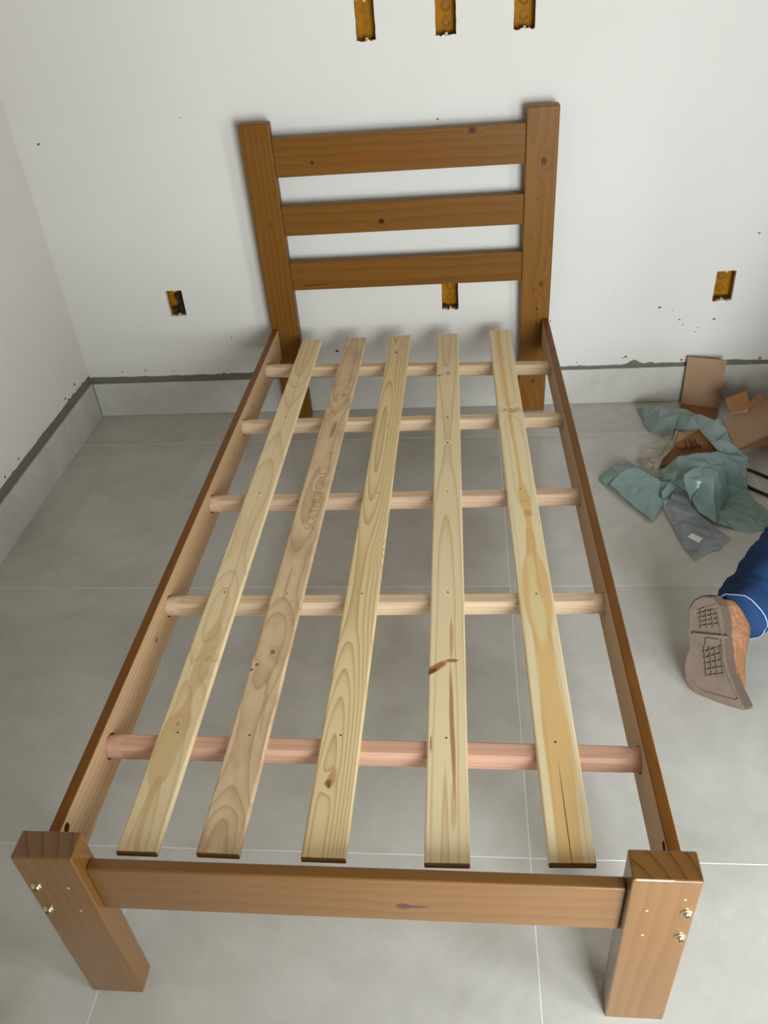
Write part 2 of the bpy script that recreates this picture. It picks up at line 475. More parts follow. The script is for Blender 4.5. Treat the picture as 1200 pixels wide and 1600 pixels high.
# foot posts
for k, (x0, seed) in enumerate(((0.0, 1.0), (0.96 - PW, 7.3))):
    m = stain('stained_foot_post_wood', 'x', 'z', 'y', seed=seed, a0=0.10 if k else -0.06, sp=0.014, coat=0.9, spec=0.4)
    p = box_obj('foot_post', 0, PW, 0, PD, 0, HF, m, bed, 0.0025, (x0, 0, 0))
    mt = wood('stained_end_grain', STAIN_L, lin(58, 32, 8), 'x', 'z', 'y', sp=0.019, a0=-0.03 if k else -0.05, D=((-0.2, 0.05), (1.2, 0.05)), ring=0.9, sharp=5.0, fibre=0.2, wob=0.003, rough=0.36, coat=0.6, seed=seed)
    p.data.materials.append(mt.m)
    for f in p.data.polygons:
        if f.normal.z > 0.9: f.material_index = 1
box_obj('pale_edge', 0.873, 0.922, -0.0003, 0.0014, HF - 0.0014, HF + 0.0002, simple('pale_edge_tone', lin(226, 206, 190), 0.6), bed)  # thin pale strip along the right foot post's front top edge
M_BRASS = simple('zinc_yellow_metal', lin(205, 196, 160), 0.22, 1.0)
M_DARK = simple('dark_slot', lin(40, 32, 20), 0.8)
def bolt(x, z, ang):
    T = Matrix.Translation((x, 0.0, z)) @ Matrix.Rotation(math.radians(90), 4, 'X')
    bm = bmesh.new()
    lathe(bm, [(0.0085, -0.001), (0.0088, 0.0012), (0.0075, 0.0018)], 22, T)
    lathe(bm, [(0.0062, 0.0012), (0.0060, 0.0030), (0.0048, 0.0044), (0.0028, 0.0053), (0.0008, 0.0055)], 20, T)
    o = bm_obj('bolt', bm, M_BRASS, bed, smooth=True); o['label'] = 'yellow zinc cross-head bolt with washer'
    bm = bmesh.new()
    for a in (ang, ang + 90):
        b2 = bmesh.new(); add_box(b2, -0.0036, 0.0036, -0.0006, 0.0006, 0.0036, 0.0058)
        b2.transform(T @ Matrix.Rotation(math.radians(a), 4, 'Z'))
        me = bpy.data.meshes.new('t'); b2.to_mesh(me); b2.free(); bm.from_mesh(me); bpy.data.meshes.remove(me)
    bm_obj('bolt_cross_slot', bm, M_DARK, o)
bolt(0.0138, 0.3401, 30); bolt(0.0113, 0.2748, 25); bolt(0.9486, 0.3377, 70); bolt(0.9490, 0.2718, 50)
M_FILL = simple('pale_wood_filler', lin(206, 160, 120), 0.8)
for (x, z) in ((0.0636, 0.34), (0.0636, 0.2751), (0.8955, 0.3404), (0.8972, 0.2728), (0.9419, 0.3727)):
    bm = bmesh.new(); lathe(bm, [(0.0022, -0.001), (0.0020, 0.0004), (0.0008, 0.0006)], 10, Matrix.Translation((x, 0, z)) @ Matrix.Rotation(math.radians(90), 4, 'X'))
    bm_obj('nail_filler', bm, M_FILL, bed)
# foot rail
m = stain('stained_foot_rail_wood', 'z', 'x', 'y', knots=[(-0.0140, 0.5565 - 0.0913, 0.0100, 1.0, 0.008)], seed=3.0, sp=0.02, a0=-0.09, coat=0.9, spec=0.4,
          streaks=[(-0.0138, 0.480, 0.0042, 0.026, lin(70, 30, 10), 1.0, 0.0)])
box_obj('foot_rail', 0, 0.96 - 2 * PW, 0, 0.019, -0.0558, 0.0558, m, bed, 0.0025, (PW, 0.0158, 0.3099))
# headboard (slightly skewed and leaning a little forward)
HB = Matrix.Translation((0, 0, 0))
hyaw, hlean, HL, HR, HW, HH = 0.0135, -0.0219, 0.0005, 0.9237, 0.0925, 0.989
def hplace(o, x, z, dy=0.0):
    """place a part of the headboard plane with its local origin at (x, z)"""
    o.location = (x, L + hyaw * (x - 0.48) + dy + hlean * z, z)
    o.rotation_euler = (-math.atan(hlean), 0, math.atan(hyaw)); return o
m = stain('stained_head_post_wood', 'x', 'z', 'y', knots=[(0.05, 0.70, 0.006, 0.3, 0.01)], seed=11.0, a0=-0.03)
hplace(box_obj('head_post', 0, HW, 0, 0.038, 0, HH, m, bed, 0.004), HL, 0.0)
m = stain('stained_knotty_head_post_wood', 'x', 'z', 'y', knots=[(0.054, 0.841, 0.010, 0.75, 0.02), (0.061, 0.468, 0.010, 0.55, 0.02), (0.042, 0.797, 0.004, 0.3, 0.006), (0.040, 0.7326, 0.004, 0.55, 0.004),
          (0.022, 0.62, 0.004, 0.3, 0.005), (0.083, 0.60, 0.005, 0.35, 0.006), (0.040, 0.45, 0.005, 0.45, 0.006), (0.05, 0.12, 0.010, 0.5, 0.02), (0.052, 0.385, 0.004, 0.8, 0.003), (0.053, 0.33, 0.004, 0.8, 0.003)],
          seed=5.0, a0=0.02, light=lin(122, 82, 34))
hplace(box_obj('head_post', 0, HW, 0, 0.038, 0, HH, m, bed, 0.004), HR - HW, 0.0)
for k, (zt, zb_, kn, st) in enumerate(((0.9454, 0.8351, [(-0.017, 0.113, 0.006, 0.85, 0.008), (0.045, 0.585, 0.010, 0.85, 0.012)], [(-0.012, 0.35, 0.02, 0.30, lin(120, 66, 24), 0.35, 0.03)]),
                                       (0.7497, 0.6586, [(-0.0135, 0.306, 0.0085, 1.0, 0.010)], []),
                                       (0.5736, 0.4798, [], [(-0.030, 0.075, 0.0025, 0.05, lin(78, 40, 14), 0.9, 0.0)]))):
    m = stain('stained_head_rail_wood', 'z', 'x', 'y', knots=kn, seed=20.0 + 3.1 * k, sp=0.02, a0=-0.09 + 0.02 * k, streaks=st)
    h = zt - zb_
    r = box_obj('head_rail', 0, HR - HL - 2 * HW, 0, 0.022, -h / 2, h / 2, m, bed, 0.002)
    hplace(r, HL + HW, (zt + zb_) / 2, 0.006)
# side rails, drilled for the dowels, stained outside and on top, bare inside
DOW = [(1.726, 1.690), (1.379, 1.380), (1.008, 1.020), (0.640, 0.650), (0.279, 0.273)]
ZD = 0.3055; RD = 0.0205
ZS0, ZS1, TH = 0.2485, 0.3514, 0.0188
def side_rail(x0, x1, inner_sign, seed, kn):
    """local: x thickness (outer 0 -> inner TH*sign), y along 0..len, z; then rotated to run from (x0, PD) to (x1, L)"""
    y0, y1 = PD + 0.001, L - 0.004 + hyaw * (x1 - 0.48) + hlean * ZS1
    ln = math.hypot(x1 - x0, y1 - y0); ang = math.atan2(-(x1 - x0), y1 - y0)
    mi = wood('bare_side_rail_wood', lin(192, 157, 118), lin(138, 98, 62), 'z', 'y', 'x', sp=0.011, a0=0.20, D=((0, 0.03), (0.6, 0.07), (1.3, 0.03), (2.0, 0.08)),
              knots=kn, ring=0.4, sharp=2.0, fibre=0.3, seed=seed, rough=0.6)
    mo = stain('stained_side_rail_wood', 'z', 'y', 'x', seed=seed + 4, light=lin(118, 74, 28), dark=lin(86, 50, 14), coat=0.1)
    bm = bmesh.new()
    add_box(bm, min(0, TH * inner_sign), max(0, TH * inner_sign), 0, ln, ZS0, ZS1, 0.0015, 1)
    o = bm_obj('side_rail', bm, [mo, mi], bed, (x0, y0, 0), (0, 0, ang))
    cb = bmesh.new()
    for (yl_, yr_) in DOW:
        yy = (yl_ if inner_sign > 0 else yr_) - y0
        M = Matrix.Translation((TH * inner_sign, yy, ZD)) @ Matrix.Rotation(math.radians(90), 4, 'Y')
        lathe(cb, [(RD + 0.0026, -0.014), (RD + 0.0026, 0.014)], 32, M)
    M = Matrix.Translation((TH * inner_sign, 0.100 - y0, 0.335)) @ Matrix.Rotation(math.radians(90), 4, 'Y')
    lathe(cb, [(0.0085, -0.012), (0.0085, 0.012)], 20, M)
    bmesh.ops.recalc_face_normals(cb, faces=cb.faces)
    cm = bpy.data.meshes.new('cut'); cb.to_mesh(cm); cb.free()
    c = bpy.data.objects.new('cut', cm); COL.objects.link(c); c.parent = bed; c.location = o.location; c.rotation_euler = o.rotation_euler
    md = o.modifiers.new('holes', 'BOOLEAN'); md.object = c; md.operation = 'DIFFERENCE'; md.solver = 'EXACT'
    bpy.context.view_layer.update()
    me = bpy.data.meshes.new_from_object(o.evaluated_get(bpy.context.evaluated_depsgraph_get()))
    o.modifiers.clear(); o.data = me
    me.materials.clear(); me.materials.append(mo.m); me.materials.append(mi.m)
    bpy.data.objects.remove(c); bpy.data.meshes.remove(cm)
    for p in me.polygons:                                   # bare wood only on the inner face
        p.material_index = 1 if (p.normal.x * inner_sign > 0.9 and abs(p.center.x - TH * inner_sign) < 0.0009) else 0
    return o
side_rail(0.0002, 0.0049, 1, 2.0, [(0.30, 0.50, 0.006, 0.85, 0.012), (0.29, 1.62, 0.007, 0.6, 0.02), (0.31, 1.45, 0.008, 0.5, 0.02), (0.295, 1.2, 0.01, 0.2, 0.025), (0.325, 1.84, 0.005, 0.9, 0.01)])
side_rail(0.9575, 0.9209, -1, 8.0, [(0.30, 1.15, 0.006, 0.5, 0.012), (0.30, 0.25, 0.01, 0.2, 0.02)])
# dowels: round ends, planed flats between
DCOL = [(lin(214, 184, 150), lin(176, 140, 108)), (lin(212, 184, 152), lin(172, 136, 106)), (lin(208, 176, 146), lin(170, 132, 104)), (lin(216, 188, 154), lin(182, 148, 114)), (lin(218, 170, 144), lin(194, 140, 114))]
for k, (yl_, yr_) in enumerate(DOW):
    xl = 0.0002 + 0.0047 * yl_ / L + 0.006
    xr = 0.9575 - 0.0366 * yr_ / L - 0.006
    ln = math.hypot(xr - xl, yr_ - yl_)
    bm = bmesh.new(); rings = []
    for t, rnd in ((0, 1), (0.026, 1), (0.040, 0), (ln - 0.040, 0), (ln - 0.026, 1), (ln, 1)):
        ring = []
        for q in range(32):
            a = 2 * math.pi * q / 32
            r = RD if rnd else RD * 1.05
            y, z = r * math.cos(a), r * math.sin(a)
            if not rnd:
                c = RD * 0.86; y = max(-c, min(c, y)); z = max(-c, min(c, z))
                if k == 1: z = min(z, c * 0.98)
            ring.append(bm.verts.new((t, y, z)))
        rings.append(ring)
    for A, B in zip(rings, rings[1:]):
        for q in range(32): bm.faces.new((A[q], A[(q + 1) % 32], B[(q + 1) % 32], B[q]))
    bm.faces.new(rings[0][::-1]); bm.faces.new(rings[-1])
    m = wood('pale_dowel_wood' if k < 4 else 'pink_dowel_wood', DCOL[k][0], DCOL[k][1], 'z', 'x', 'y', sp=0.0075, a0=0.03, D=((0, 0.02), (0.4, 0.035), (1.0, 0.02)), ring=0.45, sharp=1.5, fibre=0.35, seed=30 + k * 2.7, rough=0.65)
    d = bm_obj('cross_dowel', bm, m, bed, (xl, yl_, ZD), (0, 0, math.atan2(yr_ - yl_, xr - xl)))
    if k == 4: d['label'] = 'pinkish bare wood dowel nearest the foot of the bed'
# slats: (near centre x, far centre x, y near, y far, width)
PINE_L, PINE_D = lin(226, 201, 152), lin(186, 142, 82)
ST = 0.0105; ZB = ZD + RD * 0.86
SL = [
 dict(n=(.1442, .0633), f=(.1461, 1.893), w=.066, mat=dict(light=lin(234, 210, 166), dark=lin(194, 150, 98), sp=.011, a0=-.004, ring=.6, sharp=4.0, seed=3.3,
      D=((0, .020), (.18, .028), (.35, .034), (.52, .020), (.75, .045), (.95, .040), (1.3, .060), (1.6, .035), (1.85, .030)),
      knots=[(.004, .375, .011, .0, .010), (.010, .40, .005, .25, .010), (-.004, .245, .004, .45, .012), (.02, .36, .012, .12, .006), (-.036, .29, .006, .15, .006)],
      band=(((0, .004), (.10, -.004), (.24, .002), (.40, .010), (.9, .006), (1.85, .0)), ((0, .004), (.09, .004), (.13, .016), (.24, .022), (.3, .004), (.36, .014), (.46, .014), (.52, .002), (1.85, .002)), lin(206, 168, 112), .6)),
      nails=[.226, .590, .95, 1.32, 1.64]),
 dict(n=(.2720, .0646), f=(.2946, 1.896), w=.068, mat=dict(light=lin(222, 194, 154), dark=lin(170, 126, 86), sp=.009, a0=-.006, ring=.65, sharp=2.6, seed=9.1,
      D=((0, .012), (.06, .020), (.22, .044), (.45, .030), (.62, .050), (.9, .036), (1.25, .042), (1.5, .022), (1.85, .030)),
      knots=[(.003, .418, .0055, .8, .008), (-.022, .385, .0035, .9, .006), (-.029, .372, .003, .9, .003), (.01, .98, .008, .1, .02), (.004, 1.44, .008, .12, .012)],
      streaks=[(.004, 1.245, .006, .05, lin(160, 108, 64), .75, .05), (-.006, .62, .004, .06, lin(178, 126, 70), .5, .0), (.012, .30, .004, .09, lin(172, 132, 84), .4, -.09)],
      blotch=(lin(176, 140, 102), 9.0, .55)),
      nails=[.222, .584, .95, 1.32, 1.64]),
 dict(n=(.4353, .0632), f=(.4395, 1.902), w=.069, mat=dict(light=lin(230, 206, 156), dark=lin(182, 134, 72), sp=.0052, a0=-.012, ring=.85, sharp=3.2, seed=14.2, wob=.002,
      D=((0, .010), (.10, .010), (.20, .013), (.29, .018), (.36, .0232), (.432, .0284), (.55, .034), (.70, .0336), (.845, .0284), (.948, .0232), (1.15, .018), (1.4, .020), (1.62, .026), (1.85, .018)),
      knots=[(-.010, .131, .007, .75, .008), (-.008, .125, .003, 1.0, .0), (.026, .72, .010, .0, .010), (-.004, 1.709, .0045, .95, .004), (.004, 1.26, .003, .6, .003)],
      streaks=[(-.004, .142, .007, .022, lin(180, 112, 50), .6, .1)]),
      nails=[.227, .585, .945, 1.32, 1.64]),
 dict(n=(.6207, .0613), f=(.5943, 1.902), w=.068, mat=dict(light=lin(234, 213, 170), dark=lin(190, 146, 92), sp=.013, a0=-.003, ring=.8, sharp=6.0, seed=21.5, wob=.003,
      D=((0, .004), (.30, .008), (.60, .011), (.85, .019), (.99, .0260), (1.15, .031), (1.30, .030), (1.45, .0262), (1.52, .0225), (1.60, .018), (1.85, .013)),
      knots=[(.0, 1.56, .008, .35, .012), (-.026, 1.545, .004, .95, .004), (-.018, 1.55, .0035, .9, .0), (.0, 1.168, .0036, .95, .004), (.0, 1.296, .003, .3, .002)],
      streaks=[(-.020, .386, .014, .019, lin(158, 100, 56), .95, 1.0), (-.028, .376, .007, .010, lin(98, 52, 24), .9, .8), (.010, .403, .012, .005, lin(150, 92, 50), .9, .0),
               (.008, .46, .0035, .06, lin(190, 132, 84), .7, .0), (.009, .25, .0042, .15, lin(170, 104, 62), .85, -.02), (.010, .10, .005, .05, lin(190, 128, 84), .45, .0), (-.027, .215, .0018, .02, lin(140, 92, 44), .8, .0)]),
      nails=[.227, .591, .948, 1.30]),
 dict(n=(.8035, .0680), f=(.7611, 1.918), w=.069, mat=dict(light=lin(238, 219, 176), dark=lin(200, 150, 82), sp=.014, a0=.004, ring=.5, sharp=5.0, seed=27.8, wob=.003,
      D=((0, .010), (.4, .013), (.62, .020), (.85, .016), (1.2, .010), (1.4, .014), (1.85, .012)),
      knots=[(.008, .850, .013, .28, .014), (.008, .850, .006, .30, .0), (.006, 1.318, .010, .40, .016), (-.014, 1.325, .008, .35, .010), (.020, 1.325, .007, .45, .010)],
      band=(((0, -.004), (.25, -.002), (.45, .0), (.70, .0), (.80, .002), (1.0, -.004), (1.3, -.006), (1.85, -.008)), ((0, .016), (.10, .018), (.22, .020), (.36, .015), (.46, .017), (.60, .026), (.70, .013), (.78, .008), (.83, .006), (.90, .012), (1.0, .003), (1.3, .004), (1.85, .006)), lin(228, 184, 116), .85),
      streaks=[(-.001, .07, .0009, .115, lin(96, 52, 16), .95, .0), (.0, .655, .010, .06, lin(232, 208, 150), .85, .0), (.0, .53, .014, .10, lin(234, 214, 160), .8, .0)]),
      nails=[.216, .580, .95, 1.33, 1.64]),
]
M_NAIL = simple('dark_nail_head', lin(84, 62, 40), 0.6, 0.2)
for k, s in enumerate(SL):
    (nx, ny), (fx, fy) = s['n'], s['f']
    ln = math.hypot(fx - nx, fy - ny); w = s['w']
    bm = bmesh.new(); b = 0.003
    prof = [(-w / 2, 0), (w / 2, 0), (w / 2, ST - b), (w / 2 - b * .35, ST - b * .35), (w / 2 - b, ST), (-w / 2 + b, ST), (-w / 2 + b * .35, ST - b * .35), (-w / 2, ST - b)]
    rings = []
    for t, dz, sh in ((0.0, -0.003, .97), (0.002, 0, 1.0), (ln * .25, 0, 1), (ln * .5, 0, 1), (ln * .75, 0, 1), (ln - .010, 0, 1.0), (ln - 0.004, 0, .93), (ln, -0.004, .80)):
        rings.append([bm.verts.new((x * sh, t, (z if z < ST * .5 else z + dz))) for x, z in prof])
    for A, B in zip(rings, rings[1:]):
        for q in range(8): bm.faces.new((A[q], A[(q + 1) % 8], B[(q + 1) % 8], B[q]))
    bm.faces.new(rings[0][::-1]); bm.faces.new(rings[-1])
    m = wood('bare_pine_slat_wood', across='x', along='y', depth='z', rough=0.55, fibre=0.18, **s['mat'])
    M_END = bpy.data.materials.get('slat_end_grain') or simple('slat_end_grain', lin(146, 104, 56), 0.8).m
    o = bm_obj('slat', bm, [m, M_END], bed, (nx, ny, ZB), (0, 0, math.atan2(-(fx - nx), fy - ny)))
    for p in o.data.polygons:
        if abs(p.normal.y) > 0.4 and p.center.y < 0.005: p.material_index = 1
    for j, t in enumerate(s['nails']):
        bm = bmesh.new(); lathe(bm, [(0.0021, -0.001), (0.0020, 0.0003), (0.001, 0.0004)], 10, Matrix.Translation((0.0015 * math.sin(7 * t + k), t, ST)))
        bm_obj('nail', bm, M_NAIL, o)
    if k == 1:                                   # faint factory stamp printed along the board
        M_INK = simple('faded_red_ink', lin(172, 122, 88), 0.8)
        for body, size, pos, sx in (('SOLTMURGAU', .030, (.019, .800), 1.18), ('H-', .018, (.024, 1.045), 1.0), ('340', .022, (.022, 1.10), 1.0)):
            cu = bpy.data.curves.new('stamp', 'FONT'); cu.body = body; cu.size = size; cu.resolution_u = 3; cu.extrude = 0.00015
            cu.offset = -0.0006
            to = bpy.data.objects.new('stamp', cu); COL.objects.link(to)
            bpy.context.view_layer.update()
            me = bpy.data.meshes.new_from_object(to.evaluated_get(bpy.context.evaluated_depsgraph_get()))
            bpy.data.objects.remove(to)
            me.materials.clear()
            st = link_obj('printed_stamp', me, M_INK, o, (pos[0], pos[1], ST + 0.0001), (0, 0, math.radians(90)))
            st.scale = (sx, 1, 1); st['label'] = 'faint reddish stamped lettering'

# ------------------------------------------------------------------ switch boxes set in the wall
def pvc():
    m = Mat('amber_plastic')
    n = m.noise(m.obj, 45.0, 4.0, 0.6)
    m.color(m.mix(n.step(0.4, 0.75) * 0.5, lin(160, 106, 8), lin(108, 68, 12)))
    m.set(Roughness=0.6, Specular_IOR_Level=0.12)
    return m
M_PVC = pvc()
M_DIRT = simple('dark_dirt', lin(44, 30, 18), 0.95)
M_TAB = simple('pale_screw_tab', lin(214, 190, 130), 0.5)
BOXLAB = {'b1': 'amber wall box low on the left, clogged with dark dirt', 'b2': 'amber wall box showing just under the lowest headboard rail',
          'b3': 'amber wall box low on the right above the cardboard', 't1': 'amber wall box at the top edge, leftmost of the upper three',
          't2': 'amber wall box at the top edge, middle of the upper three', 't3': 'amber wall box at the top edge, rightmost of the upper three'}
for key, (x0, x1, z0, z1) in SOCK.items():
    w, h, dp, t = x1 - x0 + 0.004, z1 - z0 + 0.004, 0.042, 0.002
    yw = PIV.y + PL + WROT * (x0 - PIV.x)
    e = empty('electrical_box', ((x0 + x1) / 2, yw + 0.003, (z0 + z1) / 2)); e.rotation_euler = (0, 0, WROT)
    tag(e, BOXLAB[key], 'electrical box', 'amber switch boxes in the back wall')
    bm = bmesh.new()
    add_box(bm, -w / 2, w / 2, dp, dp + t, -h / 2, h / 2)
    add_box(bm, -w / 2 - t, -w / 2, 0, dp + t, -h / 2, h / 2); add_box(bm, w / 2, w / 2 + t, 0, dp + t, -h / 2, h / 2)
    add_box(bm, -w / 2 - t, w / 2 + t, 0, dp + t, -h / 2 - t, -h / 2); add_box(bm, -w / 2 - t, w / 2 + t, 0, dp + t, h / 2, h / 2 + t)
    bm_obj('box_shell', bm, M_PVC, e)
    for zc in (-0.022, 0.016):
        for r in (0.012, 0.0085):
            if key == 't1': continue
            bm = bmesh.new()
            pts = [(r * math.cos(2 * math.pi * k / 24), dp - 0.0004, zc + r * math.sin(2 * math.pi * k / 24)) for k in range(25)]
            tube(bm, pts, 0.0009, 5, False)
            kr = bm_obj('knockout_ring', bm, simple('amber_ring', lin(120, 74, 12), 0.5) if not bpy.data.materials.get('amber_ring') else bpy.data.materials['amber_ring'], e)
    for s_ in (-1, 1):
        bm = bmesh.new()
        lathe(bm, [(0.004, 0.0), (0.004, 0.012), (0.0018, 0.012), (0.0018, 0.004)], 14, Matrix.Translation((0.001, 0.014, s_ * (h / 2 - 0.0045))) @ Matrix.Rotation(math.radians(90), 4, 'X'))
        bm_obj('screw_tab', bm, M_TAB, e)
    rr = random.Random(key); nd = {'b1': 16, 'b2': 4, 'b3': 5, 't1': 2, 't2': 2, 't3': 2}[key]
    for k in range(nd):
        bm = bmesh.new(); bmesh.ops.create_icosphere(bm, subdivisions=2, radius=1.0)
        big = key == 'b1'
        sz = rr.uniform(0.006, 0.012) if big else rr.uniform(0.003, 0.006)
        for v in bm.verts:
            q = v.co * (1 + 0.5 * noise.noise(v.co * 2 + Vector((k, 0, 0)))); v.co = q * sz
        px = rr.uniform(-0.4, 0.4) * w + (0.008 if big else 0); pz = -h / 2 + sz * 0.6 + (rr.random() ** 1.6 * h * 0.7 if big else 0)
        py = (0.020 + rr.random() * 0.016) if big else 0.012 + rr.random() * 0.02
        bm.transform(Matrix.Translation((max(-w / 2 + sz, min(w / 2 - sz, px)), py, pz)))
        bm_obj('dirt_clump', bm, M_DIRT, e, smooth=True)

# ------------------------------------------------------------------ packaging heap
def card(name, c1, c2):
    m = Mat(name)
    n = m.noise(m.vec(m.x * 3, m.y * 3, m.z * 3), 3.0, 4.0, 0.6)
    m.color(m.mix(n, c1, c2)); m.set(Roughness=0.85, Specular_IOR_Level=0.2)
    return m
M_CARD = card('brown_cardboard', lin(166, 134, 106), lin(150, 119, 92))
M_CARD2 = card('darker_cardboard', lin(150, 106, 66), lin(128, 88, 52))
M_CARDE = simple('cardboard_edge', lin(120, 88, 58), 0.95)
def sheet_obj(name, pts, faces, mat, parent=None, thick=0.004, n=None):
    """flat cardboard panels from explicit 3-D corners, given thickness along their normals"""
    bm = bmesh.new(); V = [bm.verts.new(p) for p in pts]
    for f in faces: bm.faces.new([V[i] for i in f])
    bmesh.ops.recalc_face_normals(bm, faces=bm.faces)
    me = bpy.data.meshes.new(name); bm.to_mesh(me); bm.free()
    o = link_obj(name, me, mat, parent)
    md = o.modifiers.new('thickness', 'SOLIDIFY'); md.thickness = thick; md.offset = 0.0
    return o
# panel leaning on the wall
cp = empty('cardboard_panel', (1.4472,1.9235,0.0000)); tag(cp, 'cardboard panel standing upright against the back wall skirting', 'cardboard')
def local(pts, e): return [tuple(Vector(p) - e.location) for p in pts]
sheet_obj('upright_panel', local([(1.3966,1.9960,0.1772), tuple(Vector((1.3966,1.9960,0.1772)) + Vector((1.5116,1.9406,0.0060)) - Vector((1.3938,1.9776,0.0060))), (1.5116,1.9406,0.0060), (1.3938,1.9776,0.0060)], cp), [(0, 1, 2, 3)], M_CARD, cp, 0.005)
sheet_obj('lower_flap', local([(1.3938,1.9776,0.0060), (1.5116,1.9406,0.0060), (1.4761,1.8430,0.0040), (1.3651,1.8774,0.0040)], cp), [(0, 1, 2, 3)], M_CARD2, cp, 0.004)
# big torn carton piece lying at the right
cb_ = empty('torn_cardboard_box', (1.5866,1.7718,0.0000)); tag(cb_, 'torn flattened cardboard box lying at the right edge of the heap', 'cardboard')
top = [(1.4647,1.7358,0.0750), (1.6348,1.8360,0.1000), (1.7706,1.9222,0.1200), (1.7325,1.7458,0.0900), (1.5905,1.6643,0.0750), (1.4690,1.5964,0.0600)]
sheet_obj('top_panel', local(top, cb_), [(0, 1, 2, 3, 4, 5)], M_CARD, cb_, 0.005)
sheet_obj('under_panel', local([(1.4785,1.6045,0.0500), (1.7339,1.7430,0.0800), (1.7446,1.7589,0.0040), (1.5790,1.7109,0.0040)], cb_), [(0, 1, 2, 3)], M_CARD2, cb_, 0.004)
sheet_obj('torn_flap', local([(1.4796,1.8037,0.1200), (1.5248,1.8170,0.1300), (1.5493,1.8235,0.1350), (1.5484,1.7841,0.1150), (1.5692,1.8026,0.1250), (1.5901,1.8177,0.1300), (1.6085,1.8090,0.1040), (1.5404,1.7763,0.0940), (1.4812,1.7483,0.1000)], cb_),
          [(0, 1, 2, 3, 7, 8), (3, 4, 5, 6, 7)], M_CARD2, cb_, 0.004)
sheet_obj('inner_flap', local([(1.4872,1.7700,0.0850), (1.5387,1.8150,0.1050), (1.5508,1.7882,0.1080), (1.5447,1.7661,0.0880)], cb_), [(0, 1, 2, 3)], M_CARD, cb_, 0.003)
# small printed carton fragment in the middle of the heap
ce = empty('printed_carton', (1.3624,1.6793,0.0000)); tag(ce, 'small brown carton printed with dark script, half under the green plastic', 'cardboard')
sheet_obj('front_panel', local([(1.3074,1.6615,0.0450), (1.3853,1.7067,0.0650), (1.4214,1.5992,0.0500), (1.3048,1.5850,0.0300)], ce), [(0, 1, 2, 3)], M_CARD2, ce, 0.003)
sheet_obj('side_panel', local([(1.3074,1.6615,0.0450), (1.3048,1.5850,0.0300), (1.2474,1.5878,0.0060), (1.2626,1.6237,0.0100), (1.2958,1.6435,0.0300)], ce), [(0, 1, 2, 3, 4)], M_CARD2, ce, 0.003)
sheet_obj('open_flap', local([(1.3074,1.6615,0.0450), (1.3216,1.7012,0.0600), (1.3570,1.6841,0.0750), (1.3853,1.7067,0.0650)], ce), [(0, 1, 2, 3)], M_CARD, ce, 0.003)
M_INKD = simple('dark_print', lin(52, 30, 16), 0.8)
bm = bmesh.new()
for st in ([(1.3328,1.6553,0.0580), (1.3322,1.6351,0.0550), (1.3329,1.6166,0.0510)], [(1.3460,1.6626,0.0610), (1.3468,1.6453,0.0580), (1.3474,1.6268,0.0540)], [(1.3604,1.6557,0.0630), (1.3614,1.6400,0.0600), (1.3625,1.6230,0.0570)], [(1.3531,1.6466,0.0610), (1.3527,1.6265,0.0560)],
           [(1.3042,1.6193,0.0480), (1.3115,1.6267,0.0490), (1.3144,1.6174,0.0470), (1.3200,1.6248,0.0500), (1.3223,1.6140,0.0480), (1.3288,1.6244,0.0520), (1.3321,1.6166,0.0510), (1.3386,1.6225,0.0530), (1.3417,1.6132,0.0510), (1.3485,1.6251,0.0550), (1.3516,1.6159,0.0530), (1.3574,1.6263,0.0560), (1.3623,1.6231,0.0560), (1.3654,1.6184,0.0550), (1.3713,1.6288,0.0580), (1.3729,1.6196,0.0570), (1.3687,1.6152,0.0550)]):
    tube(bm, local(smooth_path(st, 4), ce), 0.0016, 5)
pr = bm_obj('printed_script', bm, M_INKD, ce); pr['label'] = 'dark printed script lettering'

def plastic(name, col, alpha, rough, trans):
    m = Mat(name); nt = m.nt
    n = m.noise(m.obj, 14.0, 4.0, 0.6)
    m.color(m.mix(n, col, tuple(c * 0.86 for c in col[:3]) + (1,)))
    m.set(Roughness=rough, Specular_IOR_Level=0.5)
    tl = nt.nodes.new('ShaderNodeBsdfTranslucent'); tl.inputs[0].default_value = col
    mx = nt.nodes.new('ShaderNodeMixShader'); mx.inputs[0].default_value = trans
    nt.links.new(m.b.outputs[0], mx.inputs[1]); nt.links.new(tl.outputs[0], mx.inputs[2])
    tp = nt.nodes.new('ShaderNodeBsdfTransparent'); tp.inputs[0].default_value = tuple(min(1, 0.35 + 0.65 * c ** 0.4) for c in col[:3]) + (1,)
    m2 = nt.nodes.new('ShaderNodeMixShader'); m2.inputs[0].default_value = alpha
    nt.links.new(tp.outputs[0], m2.inputs[1]); nt.links.new(mx.outputs[0], m2.inputs[2])
    nt.links.new(m2.outputs[0], m.out.inputs[0])
    m.bump(m.noise(m.obj, 40.0, 3.0), 0.35, 0.003)
    return m
M_TEAL = plastic('green_plastic_film', lin(156, 182, 176), 0.88, 0.22, 0.2)
M_TEAL2 = plastic('thin_green_plastic_film', lin(160, 180, 175), 0.78, 0.22, 0.2)
M_CLEAR = plastic('grey_clear_film', lin(200, 206, 212), 0.42, 0.06, 0.15)
M_BUB = plastic('crinkled_clear_film', lin(226, 220, 206), 0.34, 0.08, 0.3)
